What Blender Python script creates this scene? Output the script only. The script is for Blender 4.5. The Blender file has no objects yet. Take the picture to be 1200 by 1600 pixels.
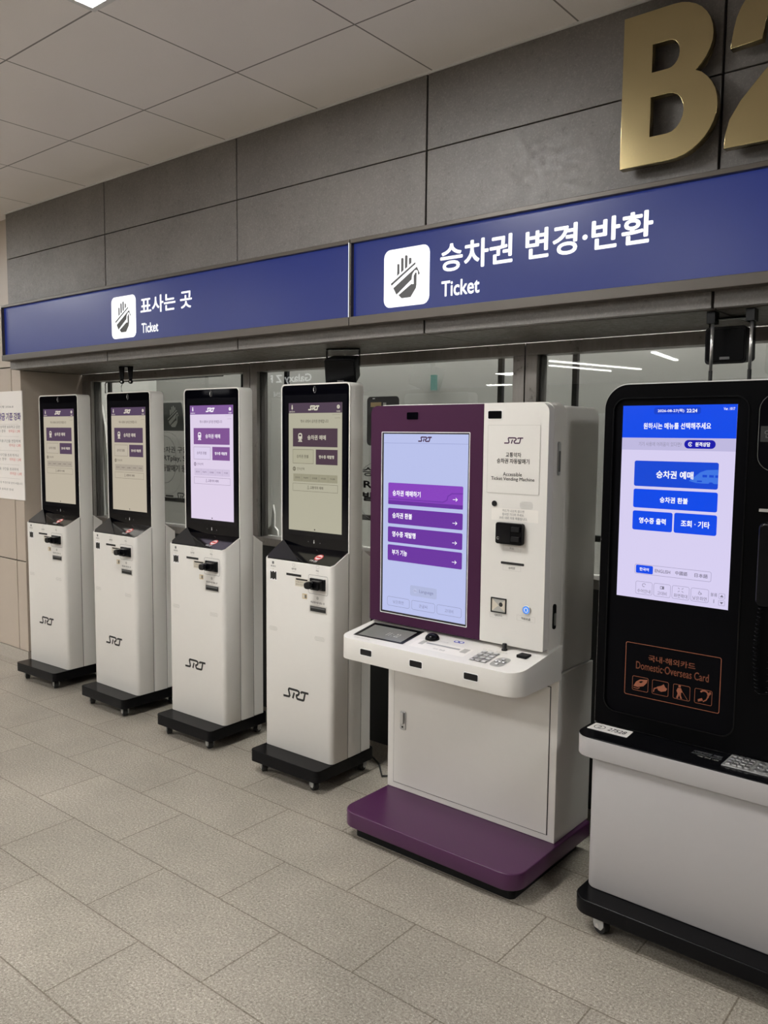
import bpy, bmesh, math, random
from mathutils import Matrix, Vector
random.seed(7)
SC = bpy.context.scene
COL = SC.collection
PI = math.pi

# ------------------------------------------------------------------ camera
F_PX, PITCH, YAW, ROLL, CAM_H = 1290.85, -0.0926, 0.6852, 0.0096, 1.5
cy, sy, cp, sp = math.cos(YAW), math.sin(YAW), math.cos(PITCH), math.sin(PITCH)
Fv = Vector((-sy*cp, cy*cp, sp)); Rv = Vector((cy, sy, 0)); Uv = Rv.cross(Fv)
cr, sr = math.cos(ROLL), math.sin(ROLL)
R2 = cr*Rv + sr*Uv; U2 = -sr*Rv + cr*Uv
cam_d = bpy.data.cameras.new('camera')
cam_d.sensor_fit = 'VERTICAL'; cam_d.sensor_height = 24.0; cam_d.lens = F_PX/1600*24.0
cam_d.clip_start = 0.05; cam_d.clip_end = 100
cam = bpy.data.objects.new('camera', cam_d); COL.objects.link(cam)
mw = Matrix.Identity(4)
for i, v in enumerate((R2, U2, -Fv)):
    for j in range(3): mw[j][i] = v[j]
mw.translation = Vector((0, 0, CAM_H))
cam.matrix_world = mw
SC.camera = cam

# ------------------------------------------------------------------ world, exposure, light levels
w = bpy.data.worlds.new('hall_air'); SC.world = w; w.use_nodes = True
w.node_tree.nodes['Background'].inputs[0].default_value = (1, .95, .88, 1)
w.node_tree.nodes['Background'].inputs[1].default_value = 0.02
SC.view_settings.view_transform = 'Standard'; SC.view_settings.look = 'None'
SC.view_settings.gamma = 1.0; SC.view_settings.exposure = 0.0
SC.cycles.use_denoising = True
SC.cycles.max_bounces = 8; SC.cycles.diffuse_bounces = 5; SC.cycles.glossy_bounces = 4
SC.cycles.transparent_max_bounces = 8
SC.cycles.sample_clamp_indirect = 6.0
SC.cycles.caustics_reflective = False; SC.cycles.caustics_refractive = False
LAMP_W = 49.0          # emission strength of every ceiling light panel
HC = 2.823             # ceiling height
TILE = 0.577           # ceiling grid
LIGHT_TILES = [(-2.151, 1.24), (1.311, 1.24), (-4.459, -1.068), (-2.151, -1.068),
               (-4.459, -3.376), (-2.151, -3.376), (-6.767, -1.068), (-6.767, 1.24), (-9.075, 1.24), (-9.075, -1.068),
               (-6.767, -3.376), (-11.383, -1.068), (-11.383, -3.376), (-2.151, -5.684), (-9.075, -5.684), (-2.151, -9.146), (-9.075, -9.146)]

# ------------------------------------------------------------------ materials
def principled(name, col, rough=.5, metal=0., emit=None, es=0., spec=.5, coat=0.):
    m = bpy.data.materials.new(name); m.use_nodes = True
    b = m.node_tree.nodes['Principled BSDF']
    b.inputs['Base Color'].default_value = (*col, 1); b.inputs['Roughness'].default_value = rough
    b.inputs['Metallic'].default_value = metal; b.inputs['Specular IOR Level'].default_value = spec
    b.inputs['Coat Weight'].default_value = coat
    if emit: b.inputs['Emission Color'].default_value = (*emit, 1); b.inputs['Emission Strength'].default_value = es
    return m
def s2l(r, g, b):
    f = lambda c: (c/255/12.92) if c/255 <= .04045 else ((c/255+.055)/1.055)**2.4
    return (f(r), f(g), f(b))
class N:
    def __init__(s, m): s.t = m.node_tree; s.b = s.t.nodes['Principled BSDF']
    def n(s, typ, **k):
        x = s.t.nodes.new(typ)
        for a, v in k.items():
            if a in ('operation', 'data_type', 'blend_type', 'noise_dimensions', 'feature', 'distance'): setattr(x, a, v)
            else: x.inputs[a].default_value = v
        return x
    def l(s, a, b): s.t.links.new(a, b)
    def math(s, op, a, b=None, c=None):
        x = s.t.nodes.new('ShaderNodeMath'); x.operation = op
        for i, v in enumerate((a, b, c)):
            if v is None: continue
            if isinstance(v, (int, float)): x.inputs[i].default_value = v
            else: s.l(v, x.inputs[i])
        return x.outputs[0]
    def mix(s, fac, a, b):
        x = s.t.nodes.new('ShaderNodeMix'); x.data_type = 'RGBA'
        for i, v in ((0, fac), (6, a), (7, b)):
            if isinstance(v, (int, float)): x.inputs[i].default_value = v
            elif isinstance(v, tuple): x.inputs[i].default_value = (*v, 1) if len(v) == 3 else v
            else: s.l(v, x.inputs[i])
        return x.outputs[2]
    def noise(s, scale, detail=2., rough=.5, vec=None):
        x = s.n('ShaderNodeTexNoise', Scale=scale, Detail=detail, Roughness=rough)
        if vec is not None: s.l(vec, x.inputs['Vector'])
        return x.outputs['Fac']
    def ramp(s, fac, stops):
        x = s.t.nodes.new('ShaderNodeValToRGB'); e = x.color_ramp.elements
        while len(e) < len(stops): e.new(.5)
        for i, (p, c) in enumerate(stops): e[i].position = p; e[i].color = (*c, 1) if isinstance(c, tuple) else (c, c, c, 1)
        s.l(fac, x.inputs[0]); return x.outputs[0]
    def bump(s, h, strength=.3, dist=.002):
        x = s.n('ShaderNodeBump', Strength=strength, Distance=dist); s.l(h, x.inputs['Height']); s.l(x.outputs[0], s.b.inputs['Normal'])
    def obj(s): return s.n('ShaderNodeTexCoord').outputs['Object']

def speckled(name, base, amt=.06, scale=40, rough=.45, bump=0., **k):
    m = principled(name, base, rough, **k); n = N(m); o = n.obj()
    f = n.noise(scale, 3, .6, o)
    a = tuple(max(0, c*(1-amt)) for c in base); b = tuple(min(1, c*(1+amt)) for c in base)
    n.l(n.mix(f, a, b), n.b.inputs['Base Color'])
    if bump: n.bump(n.noise(scale*8, 2, .5, o), bump, .0006)
    return m

def make_floor_mat():
    m = principled('granite_floor', (.3, .28, .24), .42); n = N(m); o = n.obj()
    br = n.n('ShaderNodeTexBrick', Scale=1.0); br.offset = .5; br.squash = 1
    for a, v in (('Mortar Size', .0028), ('Mortar Smooth', .3), ('Bias', 0.), ('Brick Width', .578), ('Row Height', .2985)): br.inputs[a].default_value = v
    br.inputs['Color1'].default_value = (.95, .95, .95, 1); br.inputs['Color2'].default_value = (1.04, 1.04, 1.04, 1); br.inputs['Mortar'].default_value = (.52, .49, .45, 1)
    mp = n.n('ShaderNodeMapping'); n.l(o, mp.inputs[0]); mp.inputs[1].default_value = (2.60+.578*10, -1.345+.2985*30, 0)
    n.l(mp.outputs[0], br.inputs['Vector'])
    f1 = n.noise(135, 4, .85, o); f2 = n.noise(330, 2, .6, o); f3 = n.noise(1.3, 3, .6, o); f4 = n.noise(9, 4, .65, o)
    grain = n.ramp(f1, [(.32, s2l(70, 65, 58)), (.45, s2l(148, 141, 131)), (.57, s2l(176, 169, 158)), (.70, s2l(238, 233, 224))])
    g2 = n.mix(n.ramp(f2, [(.35, 0.), (.65, 1.)]), n.mix(.5, grain, s2l(120, 112, 98)), grain)
    blot = n.ramp(f3, [(.35, .85), (.7, 1.14)]); blot2 = n.ramp(f4, [(.3, .92), (.78, 1.10)])
    def mul(a, b):
        x = n.t.nodes.new('ShaderNodeMix'); x.data_type = 'RGBA'; x.blend_type = 'MULTIPLY'; x.inputs[0].default_value = 1
        n.l(a, x.inputs[6]); n.l(b, x.inputs[7]); return x.outputs[2]
    c = mul(mul(mul(g2, br.outputs['Color']), blot), blot2)
    n.l(c, n.b.inputs['Base Color'])
    n.l(n.ramp(f4, [(.3, .38), (.8, .55)]), n.b.inputs['Roughness'])
    n.bump(n.math('ADD', n.math('MULTIPLY', f1, .25), n.math('MULTIPLY', br.outputs['Fac'], -1.)), .35, .0015)
    return m
def make_stone_mat(base, name):
    m = principled(name, base, .38); n = N(m); o = n.obj()
    f = n.noise(3.0, 6, .7, o); g = n.noise(160, 3, .7, o); h = n.noise(45, 5, .8, o)
    c = n.mix(n.ramp(f, [(.3, 0.), (.75, 1.)]), tuple(x*.82 for x in base), tuple(min(1, x*1.18) for x in base))
    c = n.mix(n.ramp(g, [(.5, 0.), (.8, .6)]), c, tuple(min(1, x*1.9) for x in base))
    c = n.mix(n.ramp(h, [(.28, .55), (.42, 0.)]), c, tuple(x*.45 for x in base))
    n.l(c, n.b.inputs['Base Color'])
    n.l(n.ramp(h, [(.3, .62), (.7, .34)]), n.b.inputs['Roughness'])
    n.bump(n.math('ADD', h, n.math('MULTIPLY', g, .6)), .35, .0012)
    return m
def make_ceiling_mat():
    m = principled('metal_ceiling_tiles', (.62, .60, .58), .5); n = N(m); o = n.obj()
    sx = n.n('ShaderNodeSeparateXYZ'); n.l(o, sx.inputs[0])
    def seam(v, off):
        f = n.math('FRACT', n.math('DIVIDE', n.math('ADD', v, off), TILE))
        d = n.math('MINIMUM', f, n.math('SUBTRACT', 1., f))
        return n.math('LESS_THAN', d, .0055)
    a = seam(sx.outputs[0], 2.44+TILE*40); b = seam(sx.outputs[1], -1.528+TILE*40)
    k = n.math('MAXIMUM', a, b)
    f = n.noise(2.2, 3, .5, o); g = n.noise(300, 2, .5, o)
    c = n.mix(f, (.87, .835, .82), (.93, .90, .885)); c = n.mix(n.math('MULTIPLY', g, .12), c, (.3, .29, .28))
    c = n.mix(n.math('MULTIPLY', k, .78), c, (.05, .045, .04))
    n.l(c, n.b.inputs['Base Color'])
    n.bump(n.math('ADD', n.math('MULTIPLY', k, -1.), n.math('MULTIPLY', f, .6)), .25, .004)
    return m
def make_steel_mat():
    m = principled('brushed_steel_frame', (.27, .25, .235), .38, .75); n = N(m); o = n.obj()
    mp = n.n('ShaderNodeMapping'); n.l(o, mp.inputs[0]); mp.inputs[3].default_value = (6, 6, 1.2)
    f = n.noise(3.5, 5, .7, mp.outputs[0]); g = n.noise(22, 4, .7, o)
    c = n.mix(f, (.17, .155, .145), (.36, .335, .315)); c = n.mix(n.ramp(g, [(.62, 0.), (.7, .5)]), c, (.08, .07, .06))
    n.l(c, n.b.inputs['Base Color']); n.l(n.ramp(g, [(.3, .3), (.8, .6)]), n.b.inputs['Roughness'])
    return m
def make_glass_mat():
    m = bpy.data.materials.new('window_glass'); m.use_nodes = True; t = m.node_tree; t.nodes.clear()
    o = t.nodes.new('ShaderNodeOutputMaterial'); mx = t.nodes.new('ShaderNodeMixShader'); tr = t.nodes.new('ShaderNodeBsdfTransparent'); gl = t.nodes.new('ShaderNodeBsdfGlossy')
    lw = t.nodes.new('ShaderNodeLayerWeight'); lw.inputs[0].default_value = .5
    p = t.nodes.new('ShaderNodeMath'); p.operation = 'POWER'; p.inputs[1].default_value = 4.; q = t.nodes.new('ShaderNodeMath'); q.operation = 'MULTIPLY_ADD'; q.inputs[1].default_value = .6; q.inputs[2].default_value = .07
    tr.inputs[0].default_value = (.90, .92, .905, 1); gl.inputs['Roughness'].default_value = .012
    L = t.links.new; L(lw.outputs['Facing'], p.inputs[0]); L(p.outputs[0], q.inputs[0]); L(q.outputs[0], mx.inputs[0])
    L(tr.outputs[0], mx.inputs[1]); L(gl.outputs[0], mx.inputs[2]); L(mx.outputs[0], o.inputs[0])
    return m
def make_brass():
    m = principled('polished_brass', (.42, .34, .18), .2, 1.); n = N(m); o = n.obj()
    mp = n.n('ShaderNodeMapping'); n.l(o, mp.inputs[0]); mp.inputs[3].default_value = (60, 60, 1.5)
    f = n.noise(4, 4, .7, mp.outputs[0]); n.l(n.ramp(f, [(.3, .195), (.8, .225)]), n.b.inputs['Roughness'])
    n.l(n.mix(n.noise(5, 2, .5, o), (.46, .375, .20), (.49, .40, .215)), n.b.inputs['Base Color'])
    return m
M = {}
M['floor'] = make_floor_mat()
M['stone'] = make_stone_mat(s2l(110, 106, 103), 'dark_stone_cladding')
M['soffit'] = make_stone_mat(s2l(88, 83, 77), 'soffit_panel')
M['ceiling'] = make_ceiling_mat()
M['steel'] = make_steel_mat(); M['glass'] = make_glass_mat(); M['brass'] = make_brass()
M['beige'] = speckled('beige_wall_panel', s2l(176, 164, 151), .05, 6, .4)
M['granite_base'] = speckled('granite_skirting', s2l(165, 158, 148), .35, 160, .5)
M['joint'] = principled('dark_joint', (.012, .011, .010), .8)
M['blackwall'] = principled('dark_lower_wall', (.02, .02, .02), .7)
M['white_body'] = speckled('white_powder_coat', s2l(216, 213, 208), .015, 30, .38, bump=.05)
M['white_wide'] = speckled('white_powder_coat_wide', s2l(216, 213, 208), .015, 30, .36, bump=.05)
M['grey_body'] = speckled('light_grey_coat', s2l(172, 169, 169), .02, 30, .4, bump=.08)
M['black_gloss'] = principled('black_glass', (.0015, .0015, .003), .04, spec=.35)
M['black_panel'] = principled('black_module_glass', (.005, .005, .007), .08, spec=.35)
M['black_satin'] = speckled('black_satin_metal', (.003, .003, .0038), .1, 20, .22, spec=.14)
M['black_matte'] = principled('black_plastic', (.005, .005, .006), .5, spec=.2)
M['black_rubber'] = principled('black_rubber', (.012, .012, .012), .7)
M['deck'] = principled('black_gloss_deck', (.003, .003, .004), .10, spec=.4)
M['deck_fold'] = principled('dark_grey_deck_fold', (.014, .014, .016), .3, spec=.3)
M['purple'] = speckled('purple_coat', s2l(62, 28, 56), .03, 30, .5, spec=.15, bump=.05)
M['purple_foot'] = speckled('purple_foot_coat', s2l(70, 30, 68), .03, 30, .36, bump=.08)
M['chrome'] = principled('zinc_metal', (.55, .55, .56), .3, .9)
M['caster_grey'] = principled('grey_caster_plastic', s2l(176, 176, 174), .4)
M['gasket'] = principled('dark_gasket', s2l(58, 55, 52), .5)
M['silver'] = principled('silver_trim', (.62, .61, .6), .3, .8)
M['ink'] = principled('black_print', (.008, .008, .008), .5)
M['ink_grey'] = principled('grey_print', (.12, .12, .12), .5)
M['ink_light'] = principled('pale_grey_print', s2l(170, 168, 162), .5)
M['red'] = principled('red_print', s2l(200, 45, 45), .5)
M['white_print'] = principled('white_print', (.8, .8, .8), .5)
M['tan'] = principled('tan_sticker', s2l(190, 168, 124), .5)
M['cream'] = principled('cream_sticker', s2l(204, 196, 180), .5)
M['copper'] = principled('copper_print', s2l(150, 88, 64), .4)
M['paper'] = principled('poster_paper', s2l(228, 224, 220), .5)
M['purple_print'] = principled('violet_print', s2l(98, 72, 160), .5)
M['red_print'] = principled('faded_red_print', s2l(205, 95, 90), .5)
M['sticker_dark'] = principled('dark_green_grey_sticker', s2l(50, 58, 54), .4)
M['sticker_pale'] = principled('pale_grey_sticker', s2l(140, 146, 140), .45)
M['office'] = principled('office_partition', s2l(160, 158, 154), .7)
M['sign_frame'] = speckled('bronze_sign_frame', s2l(84, 78, 72), .08, 10, .42, metal=.3)
M['lamp'] = principled('lamp_diffuser', (.9, .9, .88), .5, emit=(.99, .982, .957), es=LAMP_W)
M['office_fill_lamp'] = principled('office_fill_lamp', (.9, .9, .9), .5, emit=(1., .985, .96), es=72.)  # emission of the added fill strip behind the windows
M['strip_lamp'] = principled('strip_lamp', (.9, .9, .9), .5, emit=(1., .98, .95), es=16.)
M['lamp_frame'] = principled('lamp_frame', (.7, .7, .7), .5)
def glow(name, rgb, es=1., rough=.25):
    c = s2l(*rgb); return principled(name, (.004, .004, .004), rough, emit=c, es=es, spec=.35)
M['sign_blue'] = principled('backlit_blue_film', (.004, .006, .035), .3, emit=s2l(34, 50, 124), es=.62, spec=.3)
M['sign_white'] = glow('backlit_white_film', (255, 255, 255), 1.25, .4)
M['sign_ink'] = principled('pictogram_black', s2l(70, 70, 72), .5)

# ------------------------------------------------------------------ mesh helpers
def link(name, me, parent=None):
    o = bpy.data.objects.new(name, me); COL.objects.link(o)
    if parent: o.parent = parent
    return o
def empty(name, loc=(0, 0, 0), rz=0., label=None, cat=None, group=None):
    o = link(name, None); o.location = loc; o.rotation_euler = (0, 0, rz); o.empty_display_size = .1
    if label: o['label'] = label
    if cat: o['category'] = cat
    if group: o['group'] = group
    return o
def tag(o, label=None, cat=None, group=None, kind=None):
    for k, v in (('label', label), ('category', cat), ('group', group), ('kind', kind)):
        if v: o[k] = v
    return o
def rr(x0, x1, z0, z1, r=.01, n=5):
    """rounded rectangle, r = number or (bl, br, tr, tl)"""
    if isinstance(r, (int, float)): r = (r,)*4
    P = []
    for (cx, cz, a0, q) in ((x0, z0, PI, r[0]), (x1, z0, 1.5*PI, r[1]), (x1, z1, 0, r[2]), (x0, z1, .5*PI, r[3])):
        ox = cx+q if cx == x0 else cx-q; oz = cz+q if cz == z0 else cz-q
        for i in range(n+1):
            a = a0+.5*PI*i/n; P.append((ox+q*math.cos(a), oz+q*math.sin(a)))
    return P
class MB:
    def __init__(s): s.v = []; s.f = []; s.mi = []; s.mats = []; s.m = None; s.sm = []
    def mat(s, m):
        if m not in s.mats: s.mats.append(m)
        s.m = s.mats.index(m); return s
    def face(s, idx, smooth=False): s.f.append(idx); s.mi.append(s.m or 0); s.sm.append(smooth)
    def box(s, x0, x1, y0, y1, z0, z1):
        b = len(s.v); s.v += [(x, y, z) for z in (z0, z1) for y in (y0, y1) for x in (x0, x1)]
        for q in ((0, 2, 3, 1), (4, 5, 7, 6), (0, 1, 5, 4), (2, 6, 7, 3), (0, 4, 6, 2), (1, 3, 7, 5)): s.face([b+i for i in q])
        return s
    def prism(s, pts, fa, fb, smooth=False):
        """pts 2-D; fa/fb map (u,v)->xyz for the two ends"""
        b = len(s.v); n = len(pts)
        s.v += [fa(*p) for p in pts]+[fb(*p) for p in pts]
        s.face(list(range(b, b+n))); s.face(list(range(b+2*n-1, b+n-1, -1)))
        for i in range(n): j = (i+1) % n; s.face([b+i, b+n+i, b+n+j, b+j], smooth)
        return s
    def xz(s, pts, y0, y1, smooth=False): return s.prism(pts, lambda u, v: (u, y0, v), lambda u, v: (u, y1, v), smooth)
    def xy(s, pts, z0, z1, smooth=False):
        f = (lambda g: g if callable(g) else (lambda u, v: g))
        a, c = f(z0), f(z1); return s.prism(pts, lambda u, v: (u, v, a(u, v)), lambda u, v: (u, v, c(u, v)), smooth)
    def yz(s, pts, x0, x1, smooth=False): return s.prism(pts, lambda u, v: (x0, u, v), lambda u, v: (x1, u, v), smooth)
    def ring(s, outer, inner, y0, y1):
        b = len(s.v); n = len(outer)
        for y in (y0, y1): s.v += [(u, y, v) for u, v in outer]+[(u, y, v) for u, v in inner]
        for i in range(n):
            j = (i+1) % n
            s.face([b+i, b+j, b+n+j, b+n+i]); s.face([b+2*n+i, b+3*n+i, b+3*n+j, b+2*n+j])
            s.face([b+i, b+2*n+i, b+2*n+j, b+j]); s.face([b+n+i, b+n+j, b+3*n+j, b+3*n+i])
        return s
    def tube(s, path, r, k=8, caps=True):
        P = [Vector(p) for p in path]; b = len(s.v); n = len(P)
        up = Vector((0, 0, 1))
        for i, p in enumerate(P):
            t = (P[min(i+1, n-1)]-P[max(i-1, 0)]).normalized()
            a = t.cross(up); a = a.normalized() if a.length > 1e-4 else Vector((1, 0, 0)); c = t.cross(a).normalized()
            rr_ = r[i] if isinstance(r, (list, tuple)) else r
            for q in range(k):
                an = 2*PI*q/k; s.v.append(tuple(p+a*math.cos(an)*rr_+c*math.sin(an)*rr_))
        for i in range(n-1):
            for q in range(k):
                q2 = (q+1) % k; s.face([b+i*k+q, b+i*k+q2, b+(i+1)*k+q2, b+(i+1)*k+q], True)
        if caps: s.face([b+q for q in range(k)][::-1]); s.face([b+(n-1)*k+q for q in range(k)])
        return s
    def lathe(s, prof, cx, cy, k=20):
        b = len(s.v); n = len(prof)
        for (r, z) in prof:
            for q in range(k): a = 2*PI*q/k; s.v.append((cx+r*math.cos(a), cy+r*math.sin(a), z))
        for i in range(n-1):
            for q in range(k): q2 = (q+1) % k; s.face([b+i*k+q, b+i*k+q2, b+(i+1)*k+q2, b+(i+1)*k+q], True)
        s.face([b+q for q in range(k)][::-1]); s.face([b+(n-1)*k+q for q in range(k)])
        return s
    def build(s, name, parent=None, bevel=0., seg=2, angle=35):
        if not s.v: return None
        me = bpy.data.meshes.new(name); me.from_pydata([tuple(v) for v in s.v], [], s.f); 
        for m in s.mats: me.materials.append(M[m] if isinstance(m, str) else m)
        me.polygons.foreach_set('material_index', s.mi); me.polygons.foreach_set('use_smooth', s.sm)
        bm = bmesh.new(); bm.from_mesh(me); bmesh.ops.recalc_face_normals(bm, faces=bm.faces); bm.to_mesh(me); bm.free()
        o = link(name, me, parent)
        if bevel:
            md = o.modifiers.new('bevel', 'BEVEL'); md.width = bevel; md.segments = seg; md.limit_method = 'ANGLE'; md.angle_limit = math.radians(angle); md.harden_normals = False
        return o
def mb(m): return MB().mat(m)

_tc = {}
def glyphs(txt, bold=0., res=3):
    key = (txt, bold, res)
    if key in _tc: return _tc[key]
    c = bpy.data.curves.new('glyph_source', 'FONT'); c.body = txt; c.offset = bold; c.resolution_u = res
    o = bpy.data.objects.new('glyph_source', c); COL.objects.link(o)
    bpy.context.view_layer.update()
    dg = bpy.context.evaluated_depsgraph_get(); e = o.evaluated_get(dg); me = e.to_mesh()
    V = [(v.co.x, v.co.y) for v in me.vertices]; Fc = [list(p.vertices) for p in me.polygons]
    e.to_mesh_clear(); bpy.data.objects.remove(o); bpy.data.curves.remove(c)
    x0 = min(v[0] for v in V); x1 = max(v[0] for v in V); y0 = min(v[1] for v in V); y1 = max(v[1] for v in V)
    _tc[key] = (V, Fc, x0, x1, y0, y1); return _tc[key]
LOGO = [[[0, .018], [.18, .02], [.235, .028], [.256, .06], [.242, .116], [.212, .215], [.222, .247], [.25, .261], [.557, .259], [.61, .245], [.632, .215], [.616, .165], [.575, .13], [.528, .115], [.528, .08], [.552, .03], [.58, .017], [.768, .017], [.81, .03], [.822, .06], [.867, .24]], [[.439, .178], [.379, 0]], [[.705, .205], [.722, .24], [.755, .252], [1.0, .254]]]
HAND = [[[0.296, 0.737], [0.319, 0.744], [0.343, 0.732], [0.346, 0.575], [0.294, 0.535]], [[0.381, 0.828], [0.407, 0.839], [0.434, 0.821], [0.437, 0.62], [0.382, 0.585]], [[0.467, 0.863], [0.495, 0.875], [0.522, 0.856], [0.519, 0.665], [0.467, 0.639]], [[0.554, 0.811], [0.582, 0.821], [0.607, 0.804], [0.606, 0.727], [0.556, 0.697]],
 [[0.153, 0.416], [0.687, 0.728], [0.702, 0.702], [0.172, 0.381]], [[0.211, 0.335], [0.726, 0.649], [0.793, 0.528], [0.759, 0.502], [0.747, 0.575], [0.723, 0.595], [0.683, 0.591], [0.643, 0.55], [0.626, 0.516], [0.616, 0.444], [0.283, 0.214]],
 [[0.331, 0.203], [0.617, 0.371], [0.629, 0.361], [0.664, 0.361], [0.661, 0.503], [0.701, 0.557], [0.724, 0.541], [0.722, 0.342], [0.711, 0.288], [0.597, 0.144], [0.397, 0.143]]]
class Flat(MB):
    """2-D artwork laid on a surface; fn(u, v, lift) -> xyz"""
    def __init__(s, fn, step=.0004, each=None): super().__init__(); s.fn = fn; s.step = step; s.L = 1; s.each = each
    def lay(s, l): s.L = l; return s
    def poly(s, pts, m):
        s.mat(m); b = len(s.v); s.v += [s.fn(u, v, s.L*s.step) for u, v in pts]; s.face(list(range(b, b+len(pts)))); return s
    def rect(s, u0, u1, v0, v1, m, r=0.):
        return s.poly(rr(u0, u1, v0, v1, r) if r else [(u0, v0), (u1, v0), (u1, v1), (u0, v1)], m)
    def frame(s, u0, u1, v0, v1, t, m, r=0.):
        s.mat(m); o = rr(u0, u1, v0, v1, max(r, 1e-4)); i = rr(u0+t, u1-t, v0+t, v1-t, max(r-t, 1e-4)); b = len(s.v); n = len(o)
        s.v += [s.fn(u, v, s.L*s.step) for u, v in o+i]
        for k in range(n): j = (k+1) % n; s.face([b+k, b+j, b+n+j, b+n+k])
        return s
    def circle(s, cu, cv, ru, m, rv=None, n=20):
        rv = rv or ru; return s.poly([(cu+ru*math.cos(2*PI*i/n), cv+rv*math.sin(2*PI*i/n)) for i in range(n)], m)
    def arc(s, cu, cv, r, a0, a1, t, m, n=14): return s.stroke([(cu+r*math.cos(a0+(a1-a0)*i/n), cv+r*math.sin(a0+(a1-a0)*i/n)) for i in range(n+1)], t, m)
    def stroke(s, pts, t, m):
        s.mat(m); P = [Vector(p) for p in pts]; n = len(P); L = []; R = []
        for i in range(n):
            d = []
            if i > 0: d.append((P[i]-P[i-1]).normalized())
            if i < n-1: d.append((P[i+1]-P[i]).normalized())
            a = sum(d, Vector((0, 0))); a = a.normalized() if a.length > 1e-6 else d[0]
            k = 1/max(.5, a.dot(d[0])); q = Vector((-a.y, a.x))*t*.5*k; L.append(P[i]+q); R.append(P[i]-q)
        b = len(s.v); s.v += [s.fn(p.x, p.y, s.L*s.step) for p in L+R]
        for i in range(n-1): s.face([b+i, b+i+1, b+n+i+1, b+n+i])
        return s
    def text(s, txt, m, cu=None, cv=None, h=None, w=None, u0=None, u1=None, v0=None, v1=None, bold=0., res=2, mirror=False):
        """centre (cu,cv) with height h (and width w), or fitted to the box u0..u1, v0..v1"""
        if s.each is not None:      # every line of writing is a part of its own
            g = Flat(s.fn, s.step); g.L = s.L
            g.text(txt, m, cu, cv, h, w, u0, u1, v0, v1, bold, res, mirror).build('lettering', s.each)
            return s
        V, Fc, x0, x1, y0, y1 = glyphs(txt, 0., res)
        if u1 is not None and u0 is not None: cu = (u0+u1)/2; w = u1-u0
        if v0 is not None: cv = (v0+v1)/2; h = v1-v0
        if h is None: sv = w/(x1-x0); su = sv
        else:
            sv = h/(y1-y0); su = w/(x1-x0) if w else sv
        if u0 is not None and u1 is None: cu = u0+(x1-x0)*su/2
        mx, my = (x0+x1)/2, (y0+y1)/2
        if mirror: su = -su
        s.mat(m)
        # heavier weight: the same outline laid again around its place
        if bold: su *= (x1-x0)/(x1-x0+2*bold) if w else 1; sv *= (y1-y0)/(y1-y0+2*bold)
        k = 0 if not bold else (8 if res >= 4 else 4)
        for dx, dy in [(0, 0)]+[(bold*math.cos(2*PI*i/k), bold*math.sin(2*PI*i/k)) for i in range(k)]:
            b = len(s.v)
            s.v += [s.fn(cu+(x+dx-mx)*su, cv+(y+dy-my)*sv, s.L*s.step) for x, y in V]
            for f in Fc: s.face([b+i for i in f])
        return s
    def logo(s, u0, u1, v0, m, t=.05, v1=None):
        k = u1-u0; kv = (v1-v0)/.261 if v1 else k
        for l in LOGO: s.stroke([(u0+a*k, v0+b*kv) for a, b in l], t*k, m)
        return s
    def hand(s, u0, u1, v0, v1, m):
        for l in HAND: s.poly([(u0+a*(u1-u0), v0+b*(v1-v0)) for a, b in l], m)
        return s
def front(y, base=None): return lambda u, v, l: (u, y-l, v)

# ------------------------------------------------------------------ the setting
X0, X1, YB = -18.0, 3.6, -13.0
YF, YG, YC = 2.54, 3.07, 2.60          # cladding face, window glass, beige column face
def structure(o): o['kind'] = 'structure'; return o
structure(mb('floor').box(X0, X1, YB, 3.6, -.1, 0).build('floor'))
# ceiling with holes where the light panels sit (panels are thin boxes just under it)
structure(mb('ceiling').box(X0, X1, YB, 3.6, HC, HC+.1).build('ceiling'))
b = mb('lamp_frame'); b.box(-5.08, X1, YF-.010, YF-.0006, HC-.006, HC-.0005)
structure(b.build('trim_1'))
hallm = speckled('hall_wall', s2l(120, 114, 106), .1, 3, .6)
M['hall'] = hallm; M['hall_dark'] = principled('dark_wall', s2l(60, 57, 54), .6)
structure(mb('hall').box(X0, X1, YB-.1, YB, 0, HC).build('wall_rear'))
structure(mb('hall').box(X0-.1, X0, YB, 3.6, 0, HC).build('wall_far'))
structure(mb('hall_dark').box(X1, X1+.1, YB, 3.6, 0, HC).build('wall_right'))
structure(mb('office').box(-5.074, -5.066, 3.12, 3.6, .86, HC).build('wall_office_side'))
structure(mb('office').box(-5.07, X1, 3.6, 3.7, 0, HC).build('wall_back'))
# stone cladding above the recess
b = mb('joint').box(-5.078, X1, YF+.02, 3.02, 1.90, HC-.001)
b.mat('stone'); seams = [-5.08]+[-4.01+1.0605*k for k in range(8)]
for i in range(len(seams)-1):
    a, c = seams[i]+(.0 if i == 0 else .004), seams[i+1]-.004
    for z0, z1 in ((1.884, 2.546), (2.5505, HC-.002)): b.box(a, c, YF, YF+.03, z0, z1)
b.mat('soffit')
for i in range(len(seams)-1):
    a, c = seams[i]+(.0 if i == 0 else .002), seams[i+1]-.002
    b.box(a, c, YF+.034, 3.02, 1.882, 1.91)
structure(b.build('wall_cladding', bevel=.0012, seg=1))
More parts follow.
